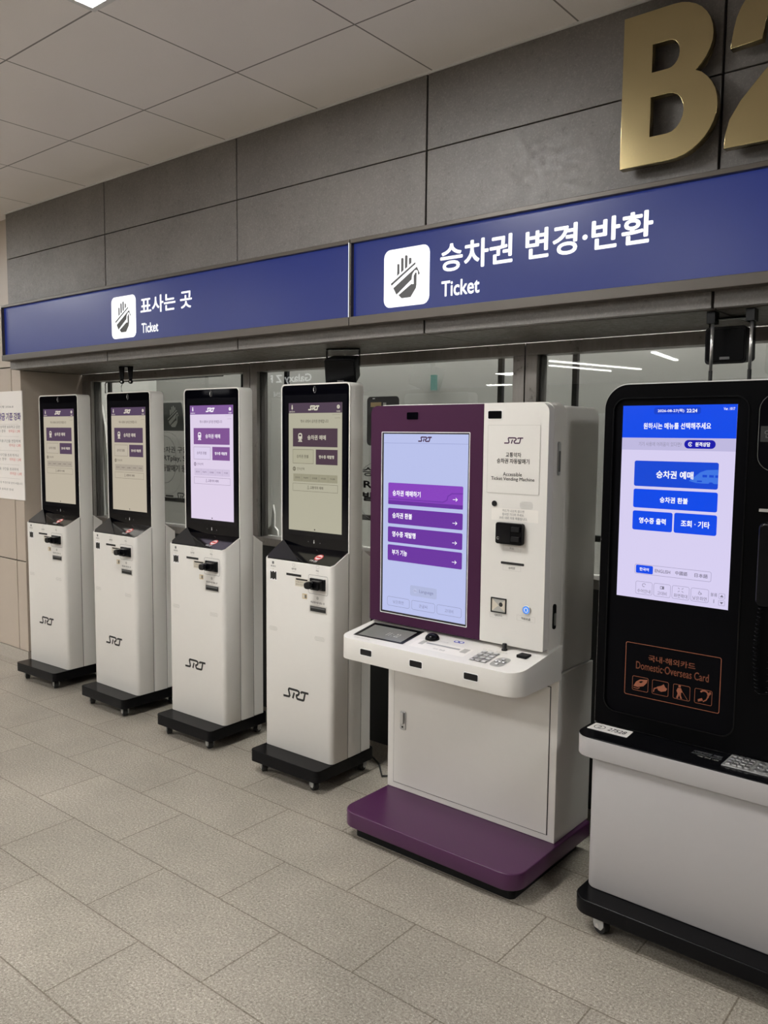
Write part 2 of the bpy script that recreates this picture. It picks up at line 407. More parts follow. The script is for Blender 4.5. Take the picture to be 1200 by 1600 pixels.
# beige return wall, in the plane of the column
b = mb('joint').box(X0, -5.078, YC+.012, 3.6, 0, HC-.001)
b.mat('beige')
xs = [-5.0752, -5.188, -5.196, -6.30, -6.308, -7.41, -7.418, -8.52, -8.528, X0+.001]
for i in range(0, 10, 2):
    for z0, z1 in ((.088, .667), (.675, 1.902), (1.909, HC-.003)): b.box(xs[i+1], xs[i], YC, YC+.02, z0, z1)
b.box(-5.079, -5.075, YC+.002, 3.03, .088, 1.880)
structure(b.build('wall_left', bevel=.0015, seg=1))
b = mb('granite_base').box(X0+.001, -5.0745, YC-.004, YC+.05, 0, .084).box(-5.079, -5.0745, YC+.05, 3.03, 0, .084)
structure(b.build('baseboard_left'))
o = empty('office_fill_light', (-2.5, 3.40, 2.79), label='long unseen fill light strip added inside the office behind the glass', cat='ceiling light')  # unseen fill lamp, added to brighten the partition behind the glass
mb('office_fill_lamp').box(-3.2, 4.2, -.05, .05, 0, .03).build('lamp_diffuser', o)
structure(mb('blackwall').box(-5.072, X1, 3.03, 3.10, 0, .905).build('wall_below_windows'))
structure(mb('office').box(-5.072, X1, 3.10, 3.6, .80, .86).build('trim_2'))

def window(n, xa, xb, ja, jb, rods, label_glass=True):
    o = empty('window_%d' % n); o['kind'] = 'structure'
    f = mb('steel'); zt, zb = 1.881, .905
    f.box(xa, xb, 3.02, 3.10, 1.832, zt)                      # head
    f.box(xa, xb, 3.005, 3.10, zb, .945)                      # sill rail
    f.box(xa, xa+ja, 3.02, 3.10, .945, 1.832); f.box(xb-jb, xb, 3.02, 3.10, .945, 1.832)
    f.build('window_frame', o, bevel=.002)
    g = mb('gasket')
    g.box(xa+ja, xa+ja+.008, 3.045, 3.09, .945, 1.832); g.box(xb-jb-.008, xb-jb, 3.045, 3.09, .945, 1.832)
    g.build('window_gasket', o)
    mb('glass').box(xa+ja+.004, xb-jb-.004, YG, YG+.002, .946, 1.831).build('window_pane', o)
    for xr in rods: mb('black_matte').box(xr-.011, xr+.011, 3.14, 3.16, .87, 1.88).build('inner_post', o)
    mb('black_matte').box(rods[0], rods[1], 3.14, 3.16, 1.075, 1.10).build('inner_rail', o)
    return o
window(1, -5.072, -3.413, .105, .054, (-4.95, -3.61))
window(2, -3.409, -1.731, .054, .054, (-3.26, -1.92))
window(3, -1.727, -.05, .054, .054, (-1.565, -.23))
o = window(4, -.046, 1.63, .054, .054, (.11, 1.45))

# ------------------------------------------------------------------ ceiling lights
for i, (x, y) in enumerate(LIGHT_TILES):
    o = empty('ceiling_light', (x, y, HC), label='square flush white ceiling light panel, nearest the stone wall above the left kiosks' if i == 0 else 'square flush white ceiling light panel in the hall, out of the picture', cat='ceiling light', group='square ceiling lights of the hall')
    h = TILE/2-.006
    f = MB().mat('lamp_frame')
    for (a, bb, c, d) in ((-h, h, -h, -h+.02), (-h, h, h-.02, h), (-h, -h+.02, -h+.02, h-.02), (h-.02, h, -h+.02, h-.02)): f.box(a, bb, c, d, -.014, -.0005)
    f.build('lamp_frame', o)
    mb('lamp').box(-h+.0205, h-.0205, -h+.0205, h-.0205, -.010, -.001).build('lamp_diffuser', o)

# ------------------------------------------------------------------ signs on the cladding
def sign(x0, x1, label):
    o = empty('ticket_sign', ((x0+x1)/2, YF, 1.932), label=label, cat='sign'); cx = (x0+x1)/2
    a, c = x0-cx, x1-cx; H = .335
    fr = mb('sign_frame')
    fr.box(a, c, -.052, -.001, 0, .034); fr.box(a, c, -.048, -.001, H-.016, H)
    fr.box(a, a+.004, -.048, -.001, .034, H-.016); fr.box(c-.004, c, -.048, -.001, .034, H-.016)
    fr.build('sign_frame', o, bevel=.002)
    mb('sign_blue').box(a+.005, c-.005, -.030, -.002, .0345, H-.0165).build('sign_face', o)
    return o, cx
o, cx = sign(-5.08, -2.226, 'long backlit blue ticket sign on the left with white pictogram above the slim kiosks')
fl = Flat(lambda u, v, l: (u-cx, -.0302-l, v-1.932))
fl.rect(-3.914, -3.695, 1.989, 2.203, 'sign_white', .03).build('pictogram_panel', o)
Flat(lambda u, v, l: (u-cx, -.0306-l, v-1.932)).hand(-3.914, -3.695, 1.989, 2.203, 'sign_ink').build('hand_pictogram', o)
Flat(lambda u, v, l: (u-cx, -.0302-l, v-1.932), each=o).text('표사는 곳', 'sign_white', u0=-3.655, u1=-3.24, v0=2.096, v1=2.180, bold=.018, res=4).text('Ticket', 'sign_white', u0=-3.648, u1=-3.508, v0=2.003, v1=2.052, bold=.018, res=4).build('lettering', o)
mb('sign_white').box(-2.2285-cx, -2.2265-cx, -.0505, -.0485, .030, .322).build('light_gap', o)
mb('sign_white').box(-5.086-cx, -5.0805-cx, -.04, -.006, .01, .325).build('end_light_strip', o)
o, cx = sign(-2.2225, .65, 'long backlit blue ticket change and refund sign on the right, beneath the brass letters')
fl = Flat(lambda u, v, l: (u-cx, -.0302-l, v-1.932))
fl.rect(-2.062, -1.845, 1.987, 2.203, 'sign_white', .03).build('pictogram_panel', o)
Flat(lambda u, v, l: (u-cx, -.0306-l, v-1.932)).hand(-2.061, -1.845, 1.987, 2.202, 'sign_ink').build('hand_pictogram', o)
Flat(lambda u, v, l: (u-cx, -.0302-l, v-1.932), each=o).text('승차권 변경·반환', 'sign_white', u0=-1.798, u1=-1.006, v0=2.092, v1=2.192, bold=.022, res=4).text('Ticket', 'sign_white', u0=-1.791, u1=-1.626, v0=2.004, v1=2.060, bold=.018, res=4).build('lettering', o)

# ------------------------------------------------------------------ brass letters
def curve_solid(name, loops, depth, mat, parent=None, bevel=.0015):
    c = bpy.data.curves.new(name, 'CURVE'); c.dimensions = '2D'; c.fill_mode = 'BOTH'; c.extrude = depth/2-bevel; c.bevel_depth = bevel; c.bevel_resolution = 2
    for l in loops:
        s = c.splines.new('POLY'); s.points.add(len(l)-1); s.use_cyclic_u = True
        for p, q in zip(s.points, l): p.co = (q[0], q[1], 0, 1)
    t = bpy.data.objects.new(name, c); COL.objects.link(t); bpy.context.view_layer.update()
    dg = bpy.context.evaluated_depsgraph_get(); me = bpy.data.meshes.new_from_object(t.evaluated_get(dg)); bpy.data.objects.remove(t)
    me.name = name; me.materials.clear(); me.materials.append(M[mat])
    me.transform(Matrix.Rotation(PI/2, 4, 'X')); return link(name, me, parent)
def el(cu, cv, ru, rv, a0, a1, n=10): return [(cu+ru*math.cos(math.radians(a0+(a1-a0)*i/n)), cv+rv*math.sin(math.radians(a0+(a1-a0)*i/n))) for i in range(n+1)]
# B : local origin bottom-left, 0.284 wide, 0.437 high
Bo = [(0, 0), (.155, 0)]+el(.155, .125, .129, .125, -90, 62, 14)+[(.232, .238)]+el(.150, .327, .116, .110, -35, 90, 12)+[(0, .437)]
Bo = [(0, 0), (.150, 0)]+el(.150, .128, .134, .128, -90, 50, 14)+[(.216, .236)]+el(.148, .325, .116, .112, -42, 90, 12)+[(0, .437)]
Bh1 = [(.088, .260), (.138, .260)]+el(.138, .301, .034, .041, -90, 90, 10)+[(.088, .342)]
Bh2 = [(.088, .076), (.142, .076)]+el(.142, .134, .048, .058, -90, 90, 10)+[(.088, .192)]
YL = YF-.045
o = empty('brass_letter', (-1.106, YL, 2.318), label='large polished brass letter B mounted proud of the stone wall', cat='letter')
l = curve_solid('letter_plate', [Bo, Bh1, Bh2], .03, 'brass', o)
for x, z in ((.04, .05), (.04, .39), (.2, .12)): mb('steel').box(x-.006, x+.006, .012, .044, z-.006, z+.006).build('stand_off', o)
two = [(.0, .0), (.268, .0), (.268, .088), (.128, .088)]+[(.17, .140), (.215, .190)]+el(.150, .300, .122, .137, -38, 180, 18)+[(.028, .268), (.004, .266), (.004, .252), (.088, .252), (.090, .285)]+el(.138, .300, .046, .055, 180, -28, 12)+[(.150, .225), (.090, .165), (.030, .105), (.008, .070), (.0, .04)]
two = [(0, 0), (.268, 0), (.268, .088), (.132, .088), (.185, .150), (.232, .205)]+el(.142, .300, .130, .140, -30, 172, 18)+[(.006, .268), (.088, .272), (.092, .300)]+el(.140, .300, .048, .056, 180, -30, 12)+[(.150, .235), (.095, .180), (.040, .120), (.012, .075), (.002, .035)]
o = empty('brass_numeral', (-.797, YL, 2.318), label='large polished brass numeral 2 mounted to the right of the letter B', cat='letter')
curve_solid('numeral_plate', [two], .03, 'brass', o)
for x, z in ((.04, .03), (.22, .04), (.22, .33)): mb('steel').box(x-.006, x+.006, .012, .044, z-.006, z+.006).build('stand_off', o)

# ------------------------------------------------------------------ notice on the beige wall
o = empty('wall_notice', (-5.35, YC, 1.066), label='white paper notice with violet heading and red lines on the beige wall', cat='poster')
mb('paper').box(-.30, .297, -.006, -.0005, 0, .69).build('notice_sheet', o)
f = Flat(lambda u, v, l: (u, -.0061-l, v), each=o)
f.text('시행 2026.8', 'ink_grey', u0=-.0, u1=.185, v0=.585, v1=.600)
f.text('위약금 기준 강화', 'purple_print', u0=-.06, u1=.277, v0=.505, v1=.555, bold=.03, res=3)
rows = [(.455, '출발 직전 승차권 보유하고 있던', None, .26), (.428, '운임 초과 경우', '위약금 1.2배', .26), (.365, '승차 후 이용구간을 연장하여', None, .262), (.338, None, '위약금 1.2배', .262),
        (.275, '승차 이용구간을 초과 하거나', None, .235), (.248, '발생하는 경우', '위약금 1.2배', .262), (.185, '부정 이용 구간을 초과하여', None, .225), (.158, None, '위약금 1.2배', .265)]
for z, a, r, ue in rows:
    if a and not r: f.text(a, 'ink_grey', u0=-.12, u1=ue, v0=z, v1=z+.019)
    if r:
        f.text(r, 'red_print', u0=.115, u1=ue, v0=z, v1=z+.019)
        if a: f.text(a, 'ink_grey', u0=-.12, u1=.075, v0=z, v1=z+.019)
for z in (.48, .403, .313, .223, .135): f.rect(-.27, .245, z, z+.0012, 'ink_light')
f.text('기타 자세한 사항은 역 창구로 문의 바랍니다', 'ink_grey', u0=-.2, u1=.275, v0=.098, v1=.113).text('에스알 승차권 안내', 'ink_grey', u0=-.1, u1=.15, v0=.055, v1=.07)
f.build('ruled_lines', o)

# ------------------------------------------------------------------ stickers on the glass
def on_glass(x, z): return (x, YG-.0012, z)
o = empty('hand_sticker', (-4.12, YG-.0012, 1.515), label='dark square window sticker with pale hand pictogram between second and third kiosks', cat='sticker')
Flat(lambda u, v, l: (u, -l, v)).poly([(-.17, 0), (.066, 0), (.075, .008), (.05, .16), (.04, .168), (-.17, .168)], 'sticker_dark').build('backing', o)
Flat(lambda u, v, l: (u, -.0006-l, v)).hand(-.115, .055, -.003, .172, 'sticker_pale').build('pictogram', o)
o = empty('window_lettering', (-4.12, YG-.0012, 1.11), label='black Korean window lettering inside a thin rounded outline between second and third kiosks', cat='lettering')
f = Flat(lambda u, v, l: (u, -l, v), each=o)
f.frame(-.28, -.015, .085, .375, .003, 'ink_grey', .11).frame(-.30, .035, .02, .395, .0012, 'ink_grey', .12)
f.text('승차권 구입은', 'ink', u0=-.165, u1=.15, v0=.272, v1=.31, bold=.01).text('SRTplay, SRT', 'ink', u0=-.165, u1=.15, v0=.215, v1=.255, bold=.015).text('자동발매기 등에서', 'ink', u0=-.20, u1=.17, v0=.158, v1=.20, bold=.02)
f.build('outline', o)
Flat(lambda u, v, l: (u, -l, v)).rect(-.12, -.045, .003, .014, 'ink').build('dash', o)
Flat(lambda u, v, l: (u, -l, v)).logo(-.03, .11, -.006, 'ink').build('emblem', o)
o = empty('phone_sticker', (-2.52, YG-.0012, 1.45), label='black rounded window sticker with yellow strip above the purple panel corner', cat='sticker')
Flat(lambda u, v, l: (u, -l, v)).poly(rr(-.10, .098, 0, .234, (.02, .02, .02, .02)), 'ink').build('backing', o)
Flat(lambda u, v, l: (u, -.0006-l, v)).rect(-.077, -.01, .185, .207, 'tan').rect(.0, .02, .185, .205, 'ink_light').rect(-.065, -.05, .223, .227, 'white_print').build('print', o)
o = empty('window_lettering', (-2.52, YG-.0012, 1.1), label='bold black Korean window lettering in a circle partly behind the purple machine', cat='lettering')
f = Flat(lambda u, v, l: (u, -l, v), each=o).frame(-.165, .21, -.02, .275, .003, 'ink_grey', .14)
f.text('승차권', 'ink', u0=-.125, u1=.09, v0=.20, v1=.245, bold=.02).text('SRT 앱', 'ink', u0=-.165, u1=.09, v0=.14, v1=.185, bold=.03).text('발매기', 'ink', u0=-.125, u1=.09, v0=.078, v1=.124, bold=.04).build('outline', o)
o = empty('exit_light', (-2.60, 3.595, 1.80), label='small pale green light box glowing behind the glass above the fourth kiosk', cat='lamp')
mb(glow('pale_green_light', (120, 160, 150), .6)).box(-.012, .018, -.02, 0, -.06, .02).build('light_box', o)

o = empty('white_cloth', (-4.93, 3.105, .947), label='tall thin fold of white cloth behind the glass beside the second kiosk', cat='cloth')
c = mb('paper'); c.prism([(-.025, 0), (.0, .012), (.045, .0), (.012, .30), (-.022, .60), (-.058, .74), (-.045, .35)], lambda u, v: (u, 0, v), lambda u, v: (u+.006, .012, v)); c.build('cloth_fold', o, bevel=.002)
o = empty('crumpled_paper', (-3.335, 3.105, .947), label='small crumpled white paper behind the glass between third and fourth kiosks', cat='paper')
c = mb('paper'); c.prism([(-.03, 0), (.05, 0), (.045, .03), (.02, .05), (.022, .12), (.01, .17), (.004, .12), (-.006, .06), (-.03, .03)], lambda u, v: (u, 0, v), lambda u, v: (u, .012, v)); c.build('paper_fold', o, bevel=.002)

# ------------------------------------------------------------------ loudspeakers and cable brackets under the soffit
def speaker(name, loc, rz, tilt, W, Hh, D, label):
    o = empty(name, loc, rz, label, 'loudspeaker')
    br = mb('black_satin')
    br.box(-W*.5, W*.5, -.012, .012, -.006, -.001); br.box(-W*.5-.003, -W*.5, -.012, .012, -.075, -.001); br.box(W*.5, W*.5+.003, -.012, .012, -.075, -.001)
    br.build('bracket', o)
    c = MB().mat('black_matte'); R = Matrix.Rotation(tilt, 4, 'X')
    def T(x, y, z): v = R @ Vector((x, y, z)); return (v.x, v.y, v.z-.032-Hh/2)
    pts = rr(-W*.48, W*.48, -Hh/2, Hh/2, .012, 4)
    c.prism(pts, lambda u, v: T(u, -D*.5, v), lambda u, v: T(u*.9, D*.5, v*.86), False)
    c.build('cabinet', o, bevel=.003)
    g = MB().mat('black_satin'); g.prism(rr(-W*.43, W*.43, -Hh*.43, Hh*.43, .01, 4), lambda u, v: T(u, -D*.5-.004, v), lambda u, v: T(u, -D*.5+.001, v)); g.build('grille', o)
    f = Flat(lambda u, v, l: T(u, -D*.5-.0042-l, v)); f.rect(-.015, .015, -Hh*.38, -Hh*.31, 'ink_grey'); f.build('badge', o)
    return o
speaker('loudspeaker', (-2.498, 2.76, 1.881), .50, .28, .145, .115, .12, 'black cube loudspeaker hung from the soffit above the fourth kiosk')
o = speaker('loudspeaker', (-.83, 2.74, 1.881), .0, .05, .13, .115, .12, 'black loudspeaker hung from the soffit above the right blue-screen machine')
def bracket(x, y, label):
    o = empty('speaker_bracket', (x, y, 1.881), .5, label, 'bracket')
    for dx in (-.027, .027):
        b = MB().mat('black_satin'); b.xz([(dx-.017, 0), (dx+.017, 0), (dx+.013, -.045), (dx+.008, -.085), (dx-.008, -.085), (dx-.013, -.045)], -.004, .004)
        b.xz(el(dx, -.088, .012, .012, 0, 360, 12)[:-1], -.006, .006)
        b.build('arm', o, bevel=.001)
        mb('silver').xz(el(dx, -.088, .0045, .0045, 0, 360, 10)[:-1], -.008, -.0055).build('bolt', o)
    mb('black_satin').box(-.03, .03, -.015, .015, -.005, -.0005).build('mounting_plate', o)
    mb('black_rubber').tube([(-.02, .0, -.09), (-.032, .0, -.115), (-.03, 0, -.14), (-.012, 0, -.165), (.01, 0, -.185)], .0018, 6).build('loose_wire', o)
bracket(-4.20, 2.78, 'pair of empty black bracket arms with a loose wire above the second kiosk')
for x in (-.845, -.732):
    o = empty('conduit_rod', (x, 2.60, 1.66), label='thin metal rod with black sleeve behind the right machine, ' + ('left of the loudspeaker' if x < -.8 else 'right of the loudspeaker'), cat='rod')
    mb('silver').tube([(0, 0, .04), (0, 0, .185)], .005, 10).build('rod', o)
    mb('black_rubber').tube([(0, 0, -.02), (0, 0, .045)], .006, 10).build('sleeve', o)
    mb('black_satin').box(-.012, .012, -.02, .02, .185, .2205).build('clamp', o)
o = empty('hung_cable', (-4.94, 3.11, 1.83), label='thin black cable draped along the top of the left window', cat='cable')
mb('black_rubber').tube([(0, 0, -.07), (.0, 0, -.01), (.01, 0, 0), (.5, 0, -.001), (1.2, 0, .0)], .004, 6).build('cable', o)

for pts, w_, lab in ((((-6.95, -6.75), (-6.33, -9.3)), .05, 'thin straight ceiling light strip deep in the hall, longer of the two'), (((-7.40, -7.50), (-6.98, -9.4)), .04, 'thin straight ceiling light strip deep in the hall, shorter of the two'), (((-4.93, -6.35), (-5.12, -7.85)), .07, 'wide short ceiling light strip deep in the hall'), (((-11.5, -12.1), (-10.9, -12.2)), .22, 'small oblong ceiling light at the far end of the hall')):
    (xa, ya), (xb, yb) = pts; L_ = math.hypot(xb-xa, yb-ya)
    o = empty('strip_light', (xa, ya, HC-.03), math.atan2(yb-ya, xb-xa), lab, 'ceiling light')
    mb('strip_lamp').box(0, L_, -w_/2, w_/2, 0, .02).build('lamp_diffuser', o); mb('lamp_frame').box(0, L_, -w_/2-.005, w_/2+.005, .0201, .0295).build('lamp_base', o)

# lit advertising board across the hall (mirrored in the glass)
YB2 = -5.96
o = empty('advertising_board', (-12.5, YB2, 2.1), label='dark lit advertising board with white phone advert lettering hung across the hall', cat='advertising board')
mb('black_satin').box(-1.4, 1.4, 0, .06, 0, .70).build('board_case', o)
for x in (-1.2, 1.2): mb('steel').box(x-.01, x+.01, .02, .04, .70, HC-2.1-.0005).build('hanger', o)
glow_w = glow('advert_white', (255, 255, 255), 2.5); M['advert'] = glow_w
Flat(lambda u, v, l: (-u, .061+l, v), each=o).text('Galaxy Z Fold8', 'advert', u0=-.75, u1=1.0, v0=.42, v1=.63, bold=.02).text('사전판매 안내', 'advert', u0=-.35, u1=.35, v0=.18, v1=.28).build('lettering', o)

# ------------------------------------------------------------------ slim white kiosks
def caster(parent, x, y, r=.024, ztop=.055, ang=0.):
    ca, sa = math.cos(ang), math.sin(ang)
    def T(px, py, z): return (x+px*ca-py*sa, y+px*sa+py*ca, z)
    c = mb('caster_grey')
    hood = [(-r*.2, ztop-.004), (r*1.3, ztop-.004), (r*1.35, r*1.1), (r*1.1, r*.62), (r*.1, r*.62), (-r*.35, r*1.2)]
    for sx in (-.0165, .0125): c.prism(hood, lambda u, v: T(sx, u, v), lambda u, v: T(sx+.004, u, v))
    c.prism([(-.0165, -r*.2), (.0165, -r*.2), (.0165, r*1.3), (-.0165, r*1.3)], lambda u, v: T(u, v, ztop-.006), lambda u, v: T(u, v, ztop-.0005))
    co = c.build('caster', parent, bevel=.0012)
    wh = mb('black_rubber'); n = 20; o_ = r*.6
    wh.prism([(r*math.cos(2*PI*i/n), r+r*math.sin(2*PI*i/n)) for i in range(n)], lambda u, v: T(-.0115, u+o_, v), lambda u, v: T(.0115, u+o_, v), True)
    wh.build('wheel', co, bevel=.002, angle=50)
    hub = mb('silver'); hub.prism([(.007*math.cos(2*PI*i/10), r+.007*math.sin(2*PI*i/10)) for i in range(10)], lambda u, v: T(-.018, u+o_, v), lambda u, v: T(.018, u+o_, v)); hub.build('hub', co)
    return co

def kiosk_screen_art(f, pal):
    """front of the kiosk display in the column plane; pal: bg, hdr, dark, line, txt, white, soft"""
    bg, hdr, dark, line, txt, wh, soft = pal[:7]
    f.lay(1).rect(-.156, .159, 1.077, 1.637, bg)
    f.lay(2).rect(-.156, .159, 1.593, 1.637, hdr)
    f.lay(3).logo(-.036, .028, 1.606, wh, .10)
    f.poly([(-.139, 1.612), (-.134, 1.609), (-.129, 1.612), (-.131, 1.622), (-.1315, 1.629), (-.1365, 1.629), (-.137, 1.622)], wh).rect(-.1345, -.1335, 1.604, 1.61, wh)
    f.text('음성안내', wh, u0=-.151, u1=-.119, v0=1.5965, v1=1.6025, bold=0.018).circle(.138, 1.618, .0085, wh).text('도움말', wh, u0=.127, u1=.149, v0=1.5965, v1=1.6025, bold=0.018)
    f.lay(4).text('?', hdr, cu=.138, cv=1.618, h=.010, bold=0.018).lay(3)
    f.text('2026.08.27(목)', soft, u0=.105, u1=.148, v0=1.583, v1=1.588).text('22:24:06', soft, u0=.118, u1=.148, v0=1.569, v1=1.574)
    f.text('역사 내에서 승차권 판매합니다', txt, u0=-.083, u1=.082, v0=1.550, v1=1.565, bold=0.006)
    f.lay(2).rect(-.130, .134, 1.447, 1.527, dark)
    f.lay(3).text('승차권 예매', wh, u0=-.041, u1=.067, v0=1.477, v1=1.498, bold=0.018, res=3)
    # train pictogram
    f.poly(rr(-.097, -.073, 1.478, 1.506, (.005, .005, .009, .009), 4), wh).poly([(-.098, 1.468), (-.091, 1.477), (-.079, 1.477), (-.072, 1.468)], wh)
    f.lay(4).rect(-.092, -.078, 1.492, 1.500, dark, .002).circle(-.0915, 1.483, .0018, dark).circle(-.0785, 1.483, .0018, dark).rect(-.089, -.081, 1.471, 1.473, dark)
    f.lay(3).frame(-.130, -.005, 1.373, 1.435, .0016, line).rect(-.1284, -.0066, 1.3746, 1.4334, pal[7])
    f.rect(.009, .135, 1.371, 1.436, dark)
    f.lay(4).text('승차권 환불', txt, u0=-.106, u1=-.034, v0=1.397, v1=1.412, bold=0.006).text('영수증 재발행', wh, u0=.027, u1=.115, v0=1.397, v1=1.412, bold=0.024)
    f.lay(3).circle(-.121, 1.349, .0095, line).text('언어선택', txt, u0=-.105, u1=-.060, v0=1.343, v1=1.356)
    f.lay(4).rect(-.127, -.115, 1.350, 1.3515, bg).rect(-.127, -.115, 1.3465, 1.348, bg)
    f.lay(3).rect(-.127, .135, 1.294, 1.328, pal[8])
    for i, t in enumerate(('한국어', 'English', '日本語', '中文(简)', '中文(繁)')):
        x = -.101+.052*i; f.lay(4).text(t, txt, cu=x, cv=1.311, w=.028, h=.008, bold=0.006)
        if i: f.rect(x-.0265, x-.0258, 1.296, 1.326, line)
    f.lay(3).frame(-.130, .137, 1.252, 1.286, .0014, line).text('교통약자 예매', txt, u0=-.025, u1=.052, v0=1.263, v1=1.276, bold=0.012)
    f.circle(-.037, 1.2755, .002, txt).stroke([(-.037, 1.273), (-.037, 1.268), (-.032, 1.267), (-.030, 1.262)], .0014, txt).arc(-.037, 1.266, .0045, 2.4, 6.0, .0012, txt, 8)
    f.lay(3).rect(-.0005, .0055, 1.083, 1.089, 'ink')

def kiosk_palette(i, bg, hdr, dark, line, txt, wh, soft, box, row, es):
    names = []
    for k, c in zip(('bg', 'hdr', 'dark', 'line', 'txt', 'wh', 'soft', 'box', 'row'), (bg, hdr, dark, line, txt, wh, soft, box, row)):
        key = 'kiosk_screen_%d_%s' % (i, k)
        m = principled(key, (.003, .003, .003), .18, emit=s2l(*c), es=es, spec=.35); M[key] = m; names.append(key)
    return names
PAL_DIM = kiosk_palette(1, (186, 176, 158), (84, 66, 92), (84, 66, 88), (120, 112, 100), (92, 84, 80), (214, 204, 190), (140, 132, 120), (186, 176, 160), (168, 158, 144), 1.)
PAL_DIM2 = kiosk_palette(2, (176, 172, 152), (78, 62, 78), (76, 58, 70), (112, 108, 92), (84, 80, 70), (205, 200, 182), (130, 126, 108), (172, 168, 146), (152, 148, 126), 1.)
PAL_LIT = kiosk_palette(3, (222, 208, 232), (126, 88, 152), (128, 84, 146), (150, 136, 160), (120, 104, 132), (246, 240, 250), (176, 162, 190), (220, 208, 234), (208, 194, 220), 1.)

KP = dict(z1=.952, z2=1.005, H=1.720, W=.2032, yf=.0916, yc=.197, yr=.282, ye=.346)
def make_kiosk(x, y, rz, label, pal):
    o = empty('ticket_kiosk', (x, y, 0), rz, label, 'ticket machine', 'slim white ticket kiosks in a row')
    W, yf, yc, yr, ye = (KP[k] for k in ('W', 'yf', 'yc', 'yr', 'ye')); z1, z2, H = KP['z1'], KP['z2'], KP['H']
    mb('black_satin').xy(rr(-.205, .205, .0, .375, .022, 5), .055, .107).build('base_plate', o, bevel=.002)
    mb('black_matte').box(-.15, .15, .04, .35, .035, .0545).build('under_tray', o)
    for cx_, cy_, an in ((-.155, .045, 1.0), (.155, .045, 1.2), (.165, .33, .3), (-.165, .33, -.4)): caster(o, cx_, cy_, .022, .0545, an)
    zs = lambda u, v: z1+(v-yf)*(z2-z1)/(yc-yf)
    # front cabinet, slanted rim
    fb = mb('white_body'); plan = rr(-W, W, yf, yc-.0035, (.020, .020, .0004, .0004), 5)
    fb.xy(plan, .108, zs, True); fb.build('front_cabinet', o, bevel=.0015, angle=40)
    # screen column, full height
    cb = mb('white_body'); cb.xz(rr(-W, W, .108, H, (.0004, .0004, .022, .022), 5), yc+.006, yr-.0015, True)
    cb.ring(rr(-W, W, .109, H, (.0004, .0004, .022, .022), 5), rr(-W+.006, W-.006, .115, H-.006, (.0004, .0004, .017, .017), 5), yc, yc+.0065)
    cb.build('screen_column', o, bevel=.0015, angle=40)
    # rear cabinet, five sided
    mb('white_body').yz([(yr+.0015, .108), (ye, .108), (ye, .972), (yr+.055, .975), (yr+.0015, 1.012)], -W+.0005, W-.0005).build('rear_cabinet', o, bevel=.003)
    mb('black_matte').box(-W+.0015, W-.0015, yc-.0036, yc+.0005, .109, .998).box(-W+.0015, W-.0015, yr-.0016, yr+.0016, .109, 1.003).build('inner_shadow_gap', o)
    # deck
    dz = lambda du: (lambda u, v: zs(u, v)+du)
    dk = mb('deck'); dk.xy([(-W+.005, yf+.017), (-W+.017, yf+.005), (W-.017, yf+.005), (W-.005, yf+.017), (W-.005, yc+.004), (-W+.005, yc+.004)], dz(-.002), dz(.0016)); deck = dk.build('deck', o)
    fo = mb('deck_fold'); fo.prism([(-W+.006, yf+.018), (-W+.018, yf+.006), (.0, yf+.008), (-W+.012, yc+.002)], lambda u, v: (u, v, zs(u, v)+.001), lambda u, v: (u, v, zs(u, v)+.004+.018*max(0, (v-yf)/.105)))
    fo.build('deck_fold', deck)
    sl = Flat(lambda u, v, l: (u, v, zs(u, v)+.0018+l))
    sl.circle(.082, .140, .021, 'red', .019).lay(2).circle(.082, .140, .0165, 'white_print', .0145).lay(3).rect(.069, .095, .135, .145, 'red')
    sl.lay(2).text('여권', 'white_print', u0=.052, u1=.094, v0=.108, v1=.121, bold=0.018)
    sl.build('deck_sticker', deck)
    # glass front
    gl = mb('black_gloss'); gl.xz(rr(-W+.0065, W-.0065, .99, H-.0065, (.001, .001, .016, .016), 5), yc+.002, yc+.006); g = gl.build('glass_front', o)
    yg = yc+.002
    f = Flat(lambda u, v, l: (u, yg-l, v))
    f.rect(-.183, .183, 1.055, 1.672, 'black_panel', .006)
    f.lay(2).rect(-.0035, -.0005, 1.030, 1.040, 'white_print').poly([(-.006, 1.030), (.002, 1.030), (-.002, 1.024)], 'white_print').circle(-.036, 1.031, .0022, 'ink_grey').circle(.034, 1.029, .0022, 'ink_grey')
    f.build('glass_print', g)
    s = Flat(lambda u, v, l: (u, yg-.0006-l, v)); kiosk_screen_art(s, pal); s.build('screen', o)
    cm = Flat(lambda u, v, l: (u, yg-.0004-l, v)); cm.circle(.0, 1.693, .009, 'ink_grey', .015).lay(2).circle(.001, 1.693, .0062, 'black_gloss', .012).lay(3).arc(.002, 1.693, .0075, 2.2, 4.1, .0025, 'white_print')
    cm.build('camera', o)
    # front print and devices
    yfr = yf
    f = Flat(lambda u, v, l: (u, yfr-l, v))
    f.rect(-.168, -.122, .861, .905, 'white_print').lay(2).rect(-.164, -.126, .865, .901, 'ink').lay(3)
    for q in (-.157, -.139): f.rect(q, q+.006, .897, .9015, 'white_print').rect(q, q+.006, .8645, .869, 'white_print')
    f.build('barcode_reader', o)
    mb('ink').box(-.064, .024, yf-.0012, yf, .893, .903).build('ticket_slot', o)
    fr = Flat(lambda u, v, l: (u, yfr-l, v)); fr.lay(1).frame(.067, .178, .830, .911, .0014, 'ink_grey', .008); fr.build('reader_outline', o)
    cr_ = mb('black_matte'); cr_.box(.082, .166, yf-.010, yf, .850, .898); cr = cr_.build('card_reader', o, bevel=.002)
    n_ = mb('black_satin'); n_.prism(rr(.108, .162, .855, .894, .008, 4), lambda u, v: (u, yf-.040, v*.96+.035), lambda u, v: (u, yf-.009, v)); n_.build('reader_snout', cr, bevel=.002)
